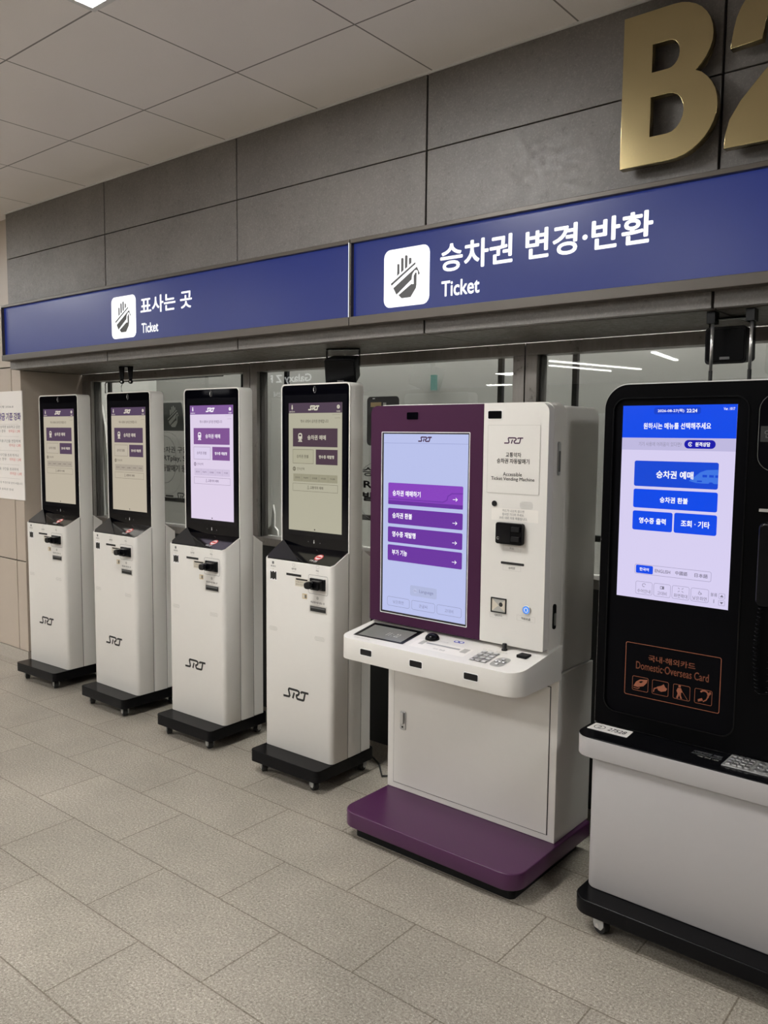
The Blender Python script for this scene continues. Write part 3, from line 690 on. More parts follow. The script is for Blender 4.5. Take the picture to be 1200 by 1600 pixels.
    n2 = mb('black_gloss'); n2.prism(rr(.101, .137, .861, .893, .012, 4), lambda u, v: (u-.003, yf-.062, v*.9+.086), lambda u, v: (u, yf-.030, v), True); n2.build('card_guide', cr, bevel=.002)
    lo = MB().mat('silver'); lo.ring(rr(.074, .172, .751, .782, .002), rr(.078, .168, .755, .778, .001), yf-.0015, yf); lr = lo.build('receipt_slot', o)
    mb('ink').box(.0785, .1675, yf-.0006, yf-.0001, .7555, .7775).build('slot_mouth', lr)
    mb('ink_grey').box(.084, .164, yf-.004, yf-.0006, .769, .775).build('slot_lip', lr)
    p = Flat(lambda u, v, l: (u, yfr-l, v), each=o)
    p.text('바코드', 'ink', u0=-.161, u1=-.130, v0=.919, v1=.928, bold=0.012).rect(-.153, -.141, .933, .945, 'ink_grey', .002).text('QR', 'ink_light', cu=-.146, cv=.911, h=.005)
    p.text('승차권', 'ink', u0=-.033, u1=-.006, v0=.920, v1=.929, bold=0.012).frame(-.027, -.013, .934, .947, .0012, 'ink_light', .002).text('TICKET', 'ink_light', cu=-.02, cv=.913, h=.004)
    p.text('카드', 'ink', u0=.110, u1=.128, v0=.925, v1=.935, bold=0.012).frame(.111, .129, .940, .952, .0012, 'ink_light', .003).text('CARD', 'ink_light', cu=.12, cv=.918, h=.004)
    p.text('현금영수증 받는 곳', 'ink', u0=.080, u1=.160, v0=.790, v1=.799, bold=0.018).circle(.12, .814, .007, 'ink_light').text('RECEIPT', 'ink_light', cu=.125, cv=.785, h=.004)
    p.build('printed_icons', o); p = Flat(lambda u, v, l: (u, yfr-l, v))
    p.rect(-.012, .066, .852, .888, 'cream').lay(2).rect(-.006, .062, .879, .886, 'ink').text('카드를 끝까지 넣은 후', 'ink_grey', u0=-.008, u1=.06, v0=.867, v1=.875).text('결제 후 카드를 빼주세요', 'ink_grey', u0=-.008, u1=.062, v0=.856, v1=.864)
    p.build('warning_sticker', o); p = Flat(lambda u, v, l: (u, yfr-l, v))
    p.lay(1).rect(.031, .059, .802, .824, 'tan').lay(2).rect(.034, .044, .805, .821, 'cream').rect(.046, .056, .806, .820, 'ink_grey')
    p.build('asset_sticker', o); p = Flat(lambda u, v, l: (u, yfr-l, v))
    p.lay(1).logo(-.084, .068, .352, 'ink', .064)
    p.build('emblem', o)
    for k, (xa, xb, za, zb) in enumerate(((-.176, -.119, .634, .656), (.101, .164, .630, .652))):
        v = Flat(lambda u, v, l: (u, yfr-l, v)); v.rect(xa, xb, za, zb, 'white_body', .01)
        for q in range(4): zz = za+.0035+.005*q; dx = .006 if q in (0, 3) else .002; v.lay(2).rect(xa+dx, xb-dx, zz, zz+.0012, 'ink_light')
        v.build('vent', o)
    return o
KX = {4: (-2.5018, 2.3865, .0144), 3: (-3.2073, 2.3957, .026), 2: (-3.913, 2.3977, .0052), 1: (-4.6306, 2.4036, .0465)}
make_kiosk(*KX[1], 'slim white ticket kiosk at the far left beside the beige wall, dim screen', PAL_DIM)
make_kiosk(*KX[2], 'slim white ticket kiosk with dim screen, below the empty black bracket arms', PAL_DIM)
make_kiosk(*KX[3], 'slim white ticket kiosk with the bright lilac lit screen, second from the purple machine', PAL_LIT)
make_kiosk(*KX[4], 'slim white ticket kiosk with olive dim screen, directly left of the purple machine', PAL_DIM2)

# ------------------------------------------------------------------ accessible purple and white machine
def make_accessible():
    o = empty('accessible_ticket_machine', (-2.0015, 2.4871, 0), -.0077, 'wide white and purple accessible ticket machine with purple step and low shelf', 'ticket machine')
    W = .741
    mb('purple_foot').xy(rr(.0, .757, -.2785, .245, (.062, .062, .01, .01), 8), .050, .1075, True).build('foot_plate', o, bevel=.004, seg=3, angle=40)
    mb('black_matte').xy(rr(.035, .72, -.235, .23, .02), .0, .0502).build('plinth', o)
    # lower cabinet
    mb('white_wide').box(.0, W, .0, .258, .108, .70).build('lower_cabinet', o, bevel=.002)
    mb('ink').box(.030, .714, -.0008, .0002, .1305, .6565).build('door_gap', o)
    d = mb('white_wide').box(.0325, .7115, -.0035, -.0009, .133, .654).build('door', o, bevel=.001)
    h = MB().mat('chrome').xz(rr(.066, .093, .354, .430, .006), -.008, -.0036).build('lock_handle', d, bevel=.0015)
    MB().mat('silver').xz(rr(.072, .087, .378, .424, .006), -.016, -.0085).build('lever', h, bevel=.002)
    MB().mat('ink').xz(el(.0795, .367, .004, .004, 0, 360, 12)[:-1], -.0092, -.0082).build('keyhole', h)
    # upper rear tower
    mb('white_wide').yz([(.002, .7), (.258, .7)]+el(.218, 1.563, .04, .04, 0, 90, 8)+[(.002, 1.603)], .004, W-.004).build('rear_tower', o, bevel=.012, seg=4)
    # housing and shelf in one white shell
    shell = mb('white_wide')
    shell.xz(rr(0, W, .70, 1.612, (.001, .001, .035, .035), 7), -.080, .0, True)
    sh = shell.build('head_shell', o, bevel=.006, seg=3, angle=40)
    zt = lambda u, v: .766+max(0, (v+.288))*.14 if v < -.08 else .766+.208*.14
    plan = rr(-.003, .752, -.288, -.003, (.045, .055, .001, .001), 8)
    mb('white_wide').xy(plan, .688, lambda u, v: .766+(v+.288)*.14, True).build('shelf', o, bevel=.0045, seg=3, angle=40)
    # front panels
    pts = rr(.0, W, .803, 1.608, (.004, .004, .030, .030), 7)
    left = [(min(u, .4955), v) for u, v in pts]; L = []
    for q in left:
        if not L or (abs(q[0]-L[-1][0])+abs(q[1]-L[-1][1])) > 1e-5: L.append(q)
    right = [(max(u, .4975), v) for u, v in pts]; Rr = []
    for q in right:
        if not Rr or (abs(q[0]-Rr[-1][0])+abs(q[1]-Rr[-1][1])) > 1e-5: Rr.append(q)
    mb('purple').xz(L, -.117, -.0815).build('purple_panel', o, bevel=.002, angle=40)
    mb('white_wide').xz(Rr, -.117, -.0815).build('white_panel', o, bevel=.002, angle=40)
    mb('white_wide').xz(rr(.006, W-.006, .80, 1.603, (.004, .004, .03, .03), 6), -.0815, -.0795).build('panel_backing', o)
    YP = -.117
    # screen
    g = MB().mat('white_print').ring(rr(.052, .444, .838, 1.513, .003), rr(.0545, .4415, .8405, 1.5105, .002), YP-.0012, YP).build('screen_trim', o)
    s = Flat(lambda u, v, l: (u, YP-l*1.0, v), .0003)
    s.lay(1).rect(.0545, .4415, .8405, 1.5105, 'ink').lay(2).rect(.0625, .4375, .8475, 1.5055, 'acc_bg')
    s.lay(3).rect(.0625, .4375, 1.4715, 1.473, 'acc_line').logo(.222, .282, 1.479, 'acc_dark', .075)
    for (z0, z1, m, t, th) in ((1.247, 1.327, 'acc_purple_light', '승차권 예매하기', .020), (1.176, 1.2335, 'acc_purple', '승차권 환불', .020), (1.107, 1.1645, 'acc_purple', '영수증 재발행', .020), (1.0385, 1.0975, 'acc_purple', '부가 기능', .020)):
        s.lay(3).rect(.086, .4195, z0, z1, m, .005)
        zc = (z0+z1)/2
        s.lay(5).text(t, 'acc_white', u0=.107, cv=zc+.003, cu=None, h=th, bold=0.021, res=3) if False else s.lay(5).text(t, 'acc_white', u0=.107, u1={'승차권 예매하기': .236, '승차권 환불': .199, '영수증 재발행': .216, '부가 기능': .178}[t], v0=zc-.008, v1=zc+.013, bold=0.021, res=3)
        s.stroke([(.377, zc-.007), (.396, zc-.007)], .002, 'acc_white').stroke([(.389, zc-.001), (.396, zc-.007), (.389, zc-.013)], .002, 'acc_white')
    s.lay(4).rect(.0865, .419, 1.2475, 1.262, 'acc_purple').stroke([(.0865, 1.268), (.335, 1.268), (.352, 1.276), (.356, 1.290), (.372, 1.300), (.419, 1.302)], .004, 'acc_purple_hi')
    s.lay(3).rect(.194, .314, .919, .957, 'acc_grey', .006).lay(4).text('Language', 'acc_text', u0=.236, u1=.299, v0=.930, v1=.945, bold=0.006).circle(.217, .938, .0085, 'acc_soft').lay(5).text('文A', 'acc_text', cu=.217, cv=.938, h=.008)
    for a, c, t in ((.086, .192, '낮은화면'), (.201, .307, '큰글씨'), (.315, .4215, '고대비')):
        s.lay(3).frame(a, c, .868, .9025, .0012, 'acc_text', .008).text(t, 'acc_text', cu=(a+c)/2, cv=.885, h=.013)
    s.build('screen', o)
    # cameras
    def lens(u0, u1, v0, v1, y, rim='white_print'):
        c = MB().mat(rim).ring(rr(u0-.002, u1+.002, v0-.002, v1+.002, .005), rr(u0, u1, v0, v1, .004), y-.0016, y).build('camera_window', o)
        MB().mat('black_gloss').xz(rr(u0+.0002, u1-.0002, v0+.0002, v1-.0002, .004), y-.0010, y-.0001).build('lens_glass', c)
    lens(.169, .221, 1.557, 1.583, YP, 'purple'); lens(.514, .567, 1.558, 1.584, YP)
    for a, c in ((.104, .157), (.328, .381), (.551, .605)): lens(a, c, .7165, .7385, -.288)
    # label plate
    p = MB().mat('white_wide').xz(rr(.515, .7125, 1.312, 1.5375, .004), YP-.0012, YP-.0001).build('label_plate', o, bevel=.0006, seg=1)
    f = Flat(lambda u, v, l: (u, YP-.0013-l, v), each=p)
    f.frame(.515, .7125, 1.312, 1.5375, .0008, 'ink_light', .004)
    f.logo(.579, .650, 1.477, 'acc_ink', .06).text('교통약자', 'ink', u0=.586, u1=.644, v0=1.432, v1=1.448, bold=0.012).text('승차권 자동발매기', 'ink', u0=.552, u1=.675, v0=1.411, v1=1.428, bold=0.012)
    f.text('Accessible', 'ink', u0=.577, u1=.648, v0=1.370, v1=1.383, bold=0.006).text('Ticket Vending Machine', 'ink', u0=.531, u1=.695, v0=1.352, v1=1.367, bold=0.006).build("plate_outline", p)
    MB().mat('black_matte').xz(el(.546, 1.277, .0095, .0095, 0, 360, 18)[:-1], YP-.004, YP).build('earphone_jack', o, bevel=.001, angle=50)
    f = Flat(lambda u, v, l: (u, YP-l, v))
    for i in range(9):
        for j in range(5):
            if (i in (0, 8)) and (j in (0, 4)): continue
            f.circle(.645+.0055*i, 1.2665+.0052*j, .0014, 'ink_grey', n=6)
    f.build('speaker_holes', o)
    f = Flat(lambda u, v, l: (u, YP-l, v), each=o)
    f.rect(.535, .712, 1.222, 1.263, 'ticket_label').lay(2)
    f.text('카드가 나오지 않으면', 'ink_grey', u0=.577, u1=.66, v0=1.251, v1=1.260).text('잠시만 기다려 주세요.', 'ink_grey', u0=.577, u1=.66, v0=1.239, v1=1.248).text('30초 내로 자동 배출됩니다.', 'ink_grey', u0=.566, u1=.672, v0=1.227, v1=1.236)
    for cu, cv, t, w_ in ((.617, 1.131, '카드', .017), (.618, 1.066, '승차권', .024), (.571, .900, 'QR코드', .03), (.676, .904, '직원호출', .034)):
        f.lay(1).frame(cu-.034, cu+.034, cv-.009, cv+.009, .0005, 'ink_light').lay(2).text(t, 'ink_grey', cu=cu, cv=cv, w=w_, h=.0085, bold=0.006)
    f.build('lettering', o)
    # card reader
    c = MB().mat('black_satin').xz(rr(.563, .664, 1.146, 1.217, .008), YP-.020, YP).build('card_reader', o, bevel=.003)
    MB().mat('black_gloss').xz(rr(.569, .622, 1.152, 1.211, .004), YP-.0215, YP-.0195).build('reader_window', c)
    q = mb('black_matte').box(.626, .657, YP-.026, YP-.0195, 1.190, 1.206).box(.626, .657, YP-.026, YP-.0195, 1.158, 1.174).build('reader_guides', c, bevel=.001)
    Flat(lambda u, v, l: (u, YP-.0216-l, v)).arc(.575, 1.165, .004, .5, 5.8, .0012, 'ink_light').build('reader_mark', c)
    MB().mat('ink').xz(rr(.576, .664, 1.077, 1.085, .003), YP-.0012, YP).build('ticket_slot', o)
    qr = MB().mat('ink').ring(rr(.541, .601, .909, .960, .001), rr(.545, .597, .913, .956, .001), YP-.003, YP).build('code_scanner', o)
    Flat(lambda u, v, l: (u, YP-.0006-l, v)).rect(.545, .597, .913, .956, 'ink_light').lay(2).poly([(.545, .913), (.571, .934), (.545, .956)], 'cream').poly([(.597, .913), (.571, .934), (.597, .956)], 'cream').lay(3).circle(.580, .938, .0075, 'ink').build('scanner_window', qr)
    b = MB().mat('silver').xz(el(.678, .934, .016, .016, 0, 360, 24)[:-1], YP-.004, YP).build('call_button', o, bevel=.0015, angle=50)
    Flat(lambda u, v, l: (u, YP-.0041-l, v)).circle(.678, .934, .0125, 'button_blue').lay(2).circle(.678, .934, .0085, 'white_print').lay(3).rect(.674, .682, .929, .939, 'button_blue').build('button_light', b)
    # side handles
    for z0, z1, m in ((1.375, 1.485, 'chrome'), (.868, .952, 'black_matte')):
        s_ = MB().mat(m)
        pts = rr(-.058, -.038, z0, z1, .009)
        s_.prism(pts, lambda u, v: (W-.001, u, v), lambda u, v: (W+.004, u, v)); so = s_.build('side_latch', o, bevel=.001)
        MB().mat('silver' if m != 'chrome' else 'ink_grey').prism(rr(-.053, -.043, z0+.012, z1-.03, .004), lambda u, v: (W+.0035, u, v), lambda u, v: (W+.006, u, v)).build('latch_lever', so)
    # things on the shelf top
    zz = lambda v: .766+(v+.288)*.14
    S = lambda dz=0.: Flat(lambda u, v, l: (u, v, zz(v)+dz+l))
    kd = S(.0002); kd.lay(1).poly([(.022, -.112), (.036, -.252), (.262, -.246), (.256, -.109)][::-1], 'ink').lay(2).poly([(.030, -.120), (.042, -.244), (.255, -.238), (.250, -.117)][::-1], 'black_satin').lay(3).poly([(.042, -.134), (.052, -.244), (.246, -.236), (.238, -.130)][::-1], 'low_screen')
    kd.lay(4).text('11 : 22', 'ink_light', u0=.150, u1=.205, v0=-.205, v1=-.175)
    kd.build('low_display', o)
    tb = MB().mat('black_satin'); R = .026; tb.lathe([(R, 0), (R*.97, .006), (R*.85, .012), (R*.6, .018), (R*.3, .0205), (.001, .021)], 0, 0, 24)
    tb.v = [(x+.325, y-.155, z+zz(-.155)) for x, y, z in tb.v]; tb.build('trackball', o)
    kn = MB().mat('black_matte'); kn.lathe([(.010, 0), (.010, .004), (.0075, .005), (.0075, .022), (.006, .023)], 0, 0, 18); kn.v = [(x+.604, y-.128, z+zz(-.128)) for x, y, z in kn.v]; kn.build('volume_knob', o)
    sw = MB().mat('black_matte'); v0 = -.148; sw.box(.672, .708, v0-.018, v0+.018, zz(v0)-.002, zz(v0)+.008).build('rocker_switch', o, bevel=.0015)
    MB().mat('ink_grey').box(.680, .700, v0-.010, v0+.010, zz(v0)+.0078, zz(v0)+.0105).build('switch_rocker', o) if False else None
    S().circle(.418, -.137, .012, 'logo_blue', .009).circle(.436, -.137, .012, 'logo_blue', .009).lay(2).circle(.417, -.137, .006, 'white_print', .005).circle(.437, -.137, .006, 'white_print', .005).build('blue_emblem', o)
    f = S().rect(.285, .515, -.245, -.175, 'ticket_label').lay(2).rect(.330, .470, -.200, -.190, 'chrome_flat').rect(.305, .325, -.215, -.180, 'ink_light').rect(.480, .505, -.215, -.180, 'ink_light')
    f.text('카드·현금', 'ink_grey', u0=.38, u1=.43, v0=-.232, v1=-.222)
    f.build('card_tray_label', o)
    kp = MB().mat('chrome')
    kb = S(.0002).poly([(.545, -.255), (.545, -.165), (.612, -.165), (.612, -.255)][::-1], 'chrome_flat').build('keypad', o)
    for i in range(3):
        for j in range(4):
            u = .556+.0225*i; v = -.245+.0235*j
            MB().mat('chrome').box(u-.008, u+.008, v-.008, v+.008, zz(v), zz(v)+.0045).build('key', kb, bevel=.001, seg=1)
    ar = S(.0002).poly(rr(.622, .672, -.262, -.185, .02), 'chrome_flat').build('arrow_pad', o)
    for du, dv in ((0, .02), (0, -.02), (.014, 0), (-.014, 0), (0, 0)):
        MB().mat('chrome').box(.647+du-.005, .647+du+.005, -.222+dv-.007, -.222+dv+.007, zz(-.222+dv), zz(-.222+dv)+.004).build('arrow_key', ar, bevel=.001, seg=1)
    f = Flat(lambda u, v, l: (u, v, zz(v)+l), each=o).text('화면을 터치해 주세요', 'ink_light', u0=.055, u1=.13, v0=-.272, v1=-.262).text('터치패드', 'ink_light', u0=.30, u1=.33, v0=-.192, v1=-.184).text('점자 키패드', 'ink_light', u0=.535, u1=.58, v0=-.157, v1=-.149).text('음량 조절', 'ink_light', u0=.585, u1=.63, v0=-.155, v1=-.147).text('이어폰', 'ink_light', u0=.36, u1=.40, v0=-.165, v1=-.157)
    f.build('lettering', o)
    return o
M['acc_bg'] = glow('lavender_screen', (184, 192, 234), 1., .2); M['acc_line'] = glow('screen_rule', (150, 158, 205), 1.)
M['acc_dark'] = glow('screen_plum', (66, 30, 70), 1.); M['acc_purple'] = glow('screen_purple', (104, 46, 158), 1.); M['acc_purple_light'] = glow('screen_light_purple', (134, 64, 188), 1.)
M['acc_purple_hi'] = glow('screen_purple_line', (112, 50, 168), 1.)
M['acc_white'] = glow('screen_white', (250, 248, 255), 1.1); M['acc_grey'] = glow('screen_button_grey', (174, 182, 218), 1.); M['acc_text'] = glow('screen_text_grey', (130, 134, 172), 1.); M['acc_soft'] = glow('screen_soft', (186, 192, 226), 1.)
M['acc_ink'] = principled('plum_print', s2l(60, 25, 60), .5); M['ticket_label'] = principled('clear_label', s2l(226, 222, 216), .35)
M['button_blue'] = principled('lit_blue_ring', s2l(30, 100, 190), .3, emit=s2l(40, 130, 230), es=.8)
M['logo_blue'] = principled('blue_print', s2l(50, 60, 170), .4); M['chrome_flat'] = principled('zinc_plate', s2l(165, 165, 163), .35, .4); M['low_screen'] = principled('unlit_small_screen', s2l(118, 118, 113), .2)
make_accessible()

# ------------------------------------------------------------------ black and grey machine at the right
def make_right():
    o = empty('card_ticket_machine', (-1.0304, 2.2245, 0), -.0118, 'large black and grey ticket machine with bright blue and white touch screen', 'ticket machine')
    XR = .86
    mb('black_satin').xy(rr(-.040, XR, .0, .50, (.055, .055, .02, .02), 8), .065, .1125, True).build('base_plate', o, bevel=.004, seg=3, angle=40)
    mb('black_matte').box(.03, XR-.06, .05, .46, .04, .066).build('under_tray', o)
    for x, y, a in ((.055, .045, 1.2), (XR-.1, .045, 1.0), (.055, .44, .1), (XR-.1, .44, .3)): caster(o, x, y, .026, .0652, a)
    mb('grey_body').xy(rr(-.032, XR-.01, .078, .48, (.036, .036, .01, .01), 8), .1128, .53, True).build('lower_cabinet', o, bevel=.003, angle=40)
    mb('grey_body').xy(rr(-.080, XR+.03, .064, .46, (.055, .055, .02, .02), 8), .527, .588, True).build('front_band', o, bevel=.003, seg=3, angle=40)
    mb('black_satin').xy(rr(-.080, XR+.03, .064, .46, (.055, .055, .02, .02), 8), .5881, .5915, True).build('ledge', o, bevel=.001, seg=1, angle=40)
    YU = .21
    up = mb('black_g'); up.xz(rr(-.078, XR+.028, .5916, 1.662, (.002, .002, .075, .075), 12), YU+.012, .43, True); up.build('upper_cabinet', o, bevel=.003, angle=40)
    si = MB().mat('silver'); si.ring(rr(-.080, XR+.030, .592, 1.664, (.002, .002, .077, .077), 12), rr(-.077, XR+.027, .594, 1.661, (.002, .002, .074, .074), 12), YU+.002, YU+.016); si.build('silver_edge', o)
    fr = MB().mat('black_g'); fr.ring(rr(-.0765, XR+.0265, .5945, 1.6605, (.002, .002, .0735, .0735), 12), rr(-.048, .352, .640, 1.620, .040, 12), YU-.006, YU+.012); fr.build('front_frame', o, bevel=.0015, angle=40)
    MB().mat('black_satin').ring(rr(-.049, .353, .639, 1.621, .041, 12), rr(-.045, .349, .643, 1.617, .037, 12), YU-.008, YU+.004).build('recess_lip', o)
    MB().mat('black_m').xz(rr(-.047, .351, .641, 1.619, .039, 12), YU+.0005, YU+.0118).build('recess_panel', o)
    # right hand panel
    MB().mat('black_g').xz(rr(.37, XR+.02, .60, 1.652, .03, 8), YU-.0068, YU-.006).build('side_panel', o)
    f = Flat(lambda u, v, l: (u, YU-l, v))
    f.lay(1).rect(-.0195, .3175, 1.0105, 1.5965, 'g_bg').lay(2).rect(-.0195, .3175, 1.500, 1.5965, 'g_blue').rect(-.0195, .3175, 1.4635, 1.4995, 'g_grey')
    f.lay(3).rect(.078, .216, 1.570, 1.590, 'g_blue2', .006).lay(4).text('2026-08-27(목)', 'g_white', u0=.089, u1=.168, v0=1.574, v1=1.585, bold=0.012).text('22:24', 'g_white', u0=.175, u1=.206, v0=1.5745, v1=1.585, bold=0.027).text('Ver. 1017', 'g_white', u0=.280, u1=.311, v0=1.580, v1=1.588, bold=0.012)
    f.text('원하시는 메뉴를 선택해주세요', 'g_white', u0=.047, u1=.247, v0=1.526, v1=1.545, bold=0.021, res=3)
    f.text('기기 사용에 어려움이 있다면?', 'g_text2', u0=.034, u1=.164, v0=1.475, v1=1.488).lay(3).rect(.172, .262, 1.470, 1.495, 'g_navy', .0124)
    f.lay(4).text('원격상담', 'g_white', u0=.204, u1=.247, v0=1.476, v1=1.489, bold=0.03).arc(.190, 1.4825, .0055, .6, 5.6, .002, 'g_white').circle(.190, 1.4825, .002, 'g_white')
    f.lay(3).rect(.0235, .2735, 1.354, 1.431, 'g_btn', .006).rect(.0235, .2745, 1.2885, 1.3455, 'g_blue', .006).rect(.0235, .1465, 1.2205, 1.279, 'g_blue', .006).rect(.1515, .2755, 1.2205, 1.280, 'g_blue', .006)
    # train picture on the large button
    f.lay(4).poly([(.190, 1.376), (.206, 1.388), (.222, 1.402), (.240, 1.409), (.2735, 1.411), (.2735, 1.370), (.262, 1.370), (.257, 1.374), (.250, 1.374), (.247, 1.370), (.228, 1.370), (.210, 1.371)], 'g_train')
    f.lay(5)
    for a in (.229, .248, .265): f.rect(a, min(a+.013, .2735), 1.388, 1.395, 'g_btn')
    f.rect(.214, .228, 1.374, 1.378, 'g_btn')
    f.lay(5).text('승차권 예매', 'g_white', u0=.092, u1=.203, v0=1.380, v1=1.403, bold=0.027, res=3).text('승차권 환불', 'g_white', u0=.106, u1=.190, v0=1.307, v1=1.325, bold=0.027).text('영수증 출력', 'g_white', u0=.044, u1=.127, v0=1.241, v1=1.2595, bold=0.027).text('조회 · 기타', 'g_white', u0=.172, u1=.256, v0=1.240, v1=1.260, bold=0.027)
    f.lay(3).frame(.036, .267, 1.0855, 1.1155, .0012, 'g_line', .006).rect(.040, .0935, 1.088, 1.113, 'g_blue', .004)
    f.lay(5).text('한국어', 'g_white', u0=.052, u1=.081, v0=1.0955, v1=1.106, bold=0.018).text('ENGLISH', 'g_text', u0=.100, u1=.147, v0=1.0955, v1=1.1055, bold=0.012).text('中國語', 'g_text', u0=.162, u1=.198, v0=1.095, v1=1.107, bold=0.012).text('日本語', 'g_text', u0=.219, u1=.257, v0=1.095, v1=1.107, bold=0.012)
    for a, c, t in ((.041, .094, '수어안내'), (.098, .150, '고대비'), (.154, .206, '화면확대'), (.210, .262, '낮은화면')):
        f.lay(3).frame(a, c, 1.023, 1.063, .0012, 'g_line', .006).text(t, 'g_text', cu=(a+c)/2, cv=1.0335, w=(c-a)*(.78 if len(t) > 3 else .55), h=.0115)
    f.arc(.0675, 1.052, .005, .3, 5.2, .0013, 'g_text').rect(.118, .130, 1.0465, 1.0555, 'g_text').lay(4).rect(.1195, .124, 1.048, 1.054, 'g_bg').lay(3)
    for sx in (-1, 1):
        for sz in (-1, 1): f.stroke([(.180+sx*.003, 1.051+sz*.003), (.180+sx*.008, 1.051+sz*.006)], .0013, 'g_text')
    f.arc(.236, 1.049, .004, 2.4, 6.2, .0012, 'g_text').stroke([(.235, 1.0565), (.235, 1.051), (.240, 1.050), (.242, 1.046)], .0013, 'g_text')
    f.text('볼륨', 'g_text', u0=.267, u1=.286, v0=1.045, v1=1.055).text('1', 'g_text', cu=.277, cv=1.031, h=.011)
    for zc, up_ in ((1.0485, 1), (1.0285, -1)):
        f.lay(3).frame(.290, .308, zc-.008, zc+.008, .001, 'g_line', .003).lay(4).poly([(.294, zc-.003*up_), (.304, zc-.003*up_), (.299, zc+.004*up_)], 'g_text')
    f.build('screen', o)
    # copper sign
    f = Flat(lambda u, v, l: (u, YU-l, v))
    f.frame(.017, .307, .7025, .869, .0018, 'copper', .006).text('국내·해외카드', 'copper', u0=.090, u1=.233, v0=.819, v1=.839, bold=0.018, res=3).text('Domestic·Overseas Card', 'copper', u0=.052, u1=.273, v0=.789, v1=.813, bold=0.009, res=3)
    for a, c in ((.042, .093), (.105, .156), (.170, .221), (.234, .285)): f.frame(a, c, .7205, .7655, .0012, 'copper', .005)
    f.poly([(.046, .733), (.054, .748), (.066, .757), (.090, .760), (.088, .750), (.078, .738), (.060, .732)], 'copper').lay(2).poly([(.062, .748), (.070, .753), (.078, .753), (.070, .746)], 'black_m').lay(1).stroke([(.046, .728), (.060, .727), (.066, .731)], .0018, 'copper')
    f.poly([(.124, .735), (.120, .745), (.134, .751), (.141, .757), (.146, .748), (.152, .745), (.148, .737), (.134, .732)], 'copper').stroke([(.110, .727), (.112, .738), (.121, .742)], .003, 'copper')
    f.circle(.189, .7605, .0038, 'copper').poly([(.184, .755), (.193, .756), (.199, .744), (.194, .742), (.194, .733), (.198, .724), (.193, .723), (.189, .734), (.185, .723), (.180, .724), (.184, .738), (.180, .746)], 'copper').stroke([(.199, .744), (.214, .724)], .001, 'copper')
    f.arc(.262, .750, .012, 5.6, 8.9, .0045, 'copper').poly([(.270, .752), (.279, .763), (.282, .757), (.275, .748)], 'copper').poly([(.245, .726), (.244, .733), (.256, .739), (.259, .732)], 'copper').stroke([(.274, .747), (.268, .735), (.259, .729)], .003, 'copper')
    f.build('copper_print', o)
    # ledge print, keypad
    ZL = .5916
    p = MB().mat('paper').xy([(-.068, .135), (.062, .135), (.058, .194), (-.066, .194)], ZL, ZL+.0012).build('number_plate', o)
    f = Flat(lambda u, v, l: (u, v, ZL+.0013+l)).text('27528', 'ink', u0=-.010, u1=.048, v0=.150, v1=.178, bold=0.018).arc(-.039, .164, .017, 0, 2*PI, .0025, 'ink', 20).text('2', 'ink', cu=-.039, cv=.164, h=.020, bold=0.012)
    f.build('circle_mark', p)
    f = Flat(lambda u, v, l: (u, v, ZL+l), each=o).text('시각장애인용 키패드', 'white_print', u0=.254, u1=.336, v0=.160, v1=.174, bold=0.012).text('ACCESSIBILITY KEYPAD', 'white_print', u0=.254, u1=.338, v0=.144, v1=.156, bold=0.012).text('사용 안내 1588', 'ink_light', u0=.275, u1=.335, v0=.130, v1=.139)
    f.build('lettering', o)
    k = mb('chrome_flat').box(.350, .62, .108, .205, ZL, ZL+.003).build('keypad', o, bevel=.001)
    for i in range(4):
        for j in range(4): mb('chrome').box(.359+.0165*i, .371+.0165*i, .116+.021*j, .131+.021*j, ZL+.003, ZL+.008).build('key', k, bevel=.001, seg=1)
    for i in range(2):
        for j in range(3): MB().mat('chrome').xy(el(.440+.024*i, .126+.028*j, .008, .008, 0, 360, 12)[:-1], ZL+.003, ZL+.007).build('round_key', k)
    # dark small display, handset and coiled cord at the right
    YS = YU-.0068
    d = MB().mat('black_gloss').xz(rr(.376, .60, 1.41, 1.625, .045, 10), YS-.0025, YS).build('small_display', o, bevel=.001, seg=1, angle=50)
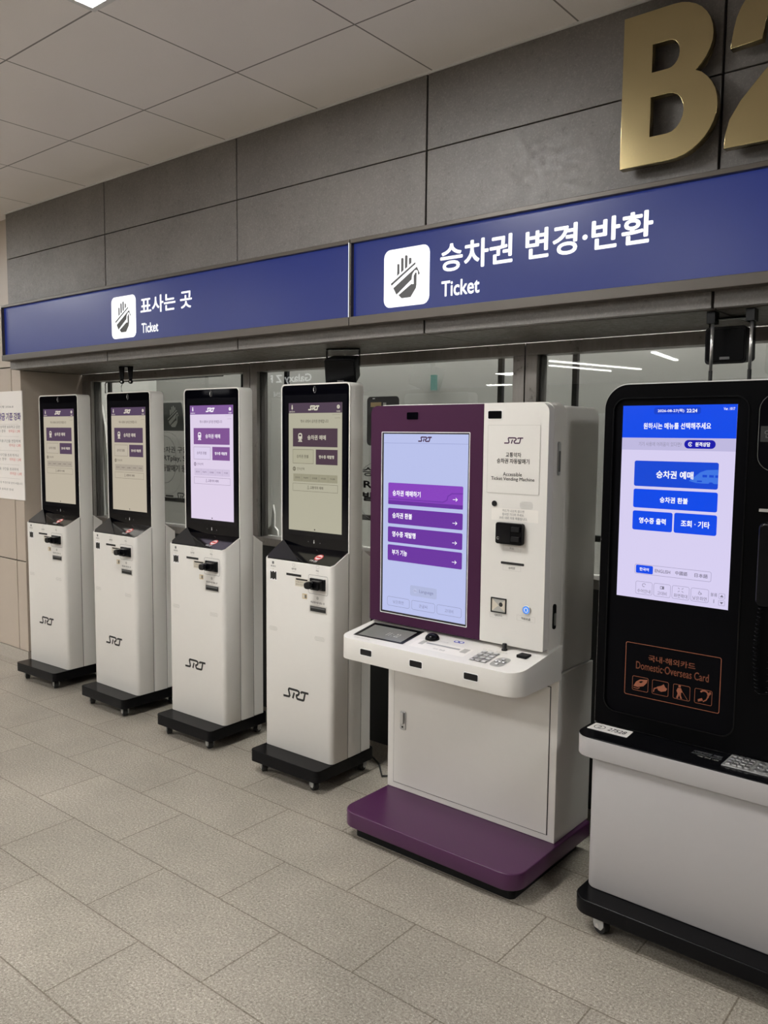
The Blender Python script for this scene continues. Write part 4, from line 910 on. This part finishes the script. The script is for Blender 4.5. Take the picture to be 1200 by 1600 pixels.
    Flat(lambda u, v, l: (u, YS-.0026-l, v)).frame(.378, .598, 1.412, 1.623, .0012, 'ink_grey', .043).lay(2).rect(.384, .592, 1.492, 1.535, 'ink').lay(3).text('안내 화면', 'ink_grey', u0=.394, u1=.50, v0=1.502, v1=1.525, bold=0.012).build('display_print', d)
    mb('silver').box(.392, .46, YS-.010, YS, 1.300, 1.308).build('slot_edge', o)
    h = MB().mat('black_satin').xz(rr(.402, .452, 1.04, 1.275, .018, 6), YS-.045, YS-.012).build('handset', o, bevel=.008, seg=3)
    mb('black_matte').box(.412, .446, YS-.014, YS, 1.06, 1.25).build('cradle', h)
    pts = []
    for i in range(420):
        t = i/419; a = t*2*PI*34
        u = .412+.020*math.sin(PI*t*.9)*0+(.004 if t < .5 else 0); 
        if t < .62: cx_, cz_ = .412-.008*math.sin(PI*t/.62), 1.04-.235*(t/.62)
        elif t < .74: q = (t-.62)/.12*PI; cx_, cz_ = .427-.015*math.cos(q), .805-.012*math.sin(q)
        else: cx_, cz_ = .442, .805+.16*((t-.74)/.26)
        pts.append((cx_+.0065*math.cos(a), YS-.016+.0065*math.sin(a), cz_))
    mb('black_satin').tube(pts, .0018, 5).build('coiled_cord', o)
    return o
M['black_g'] = speckled('black_cabinet_coat', (.003, .003, .0035), .1, 20, .25, spec=.035); M['black_m'] = principled('black_recess_coat', (.003, .003, .004), .3, spec=.035)
for k, c in dict(g_bg=(214, 206, 240), g_blue=(0, 72, 232), g_blue2=(0, 60, 205), g_grey=(190, 184, 222), g_navy=(16, 16, 168), g_btn=(14, 70, 212), g_train=(60, 116, 226), g_white=(250, 250, 255), g_text=(112, 108, 128), g_text2=(140, 136, 162), g_line=(158, 152, 182)).items(): M[k] = glow(k.replace('g_', 'touch_screen_'), c, 1., .2)
make_right()

# ------------------------------------------------------------------ cables on the floor behind the machines
o = empty('floor_cable', (-2.2, 2.80, 0), label='black power cable looped on the floor between the fourth kiosk and purple machine', cat='cable')
mb('black_rubber').tube([(-.3, .12, .006), (-.12, .02, .006), (-.02, -.08, .008), (.06, -.02, .012), (.10, .10, .03), (.14, .16, .08)], .004, 6).build('cable', o)
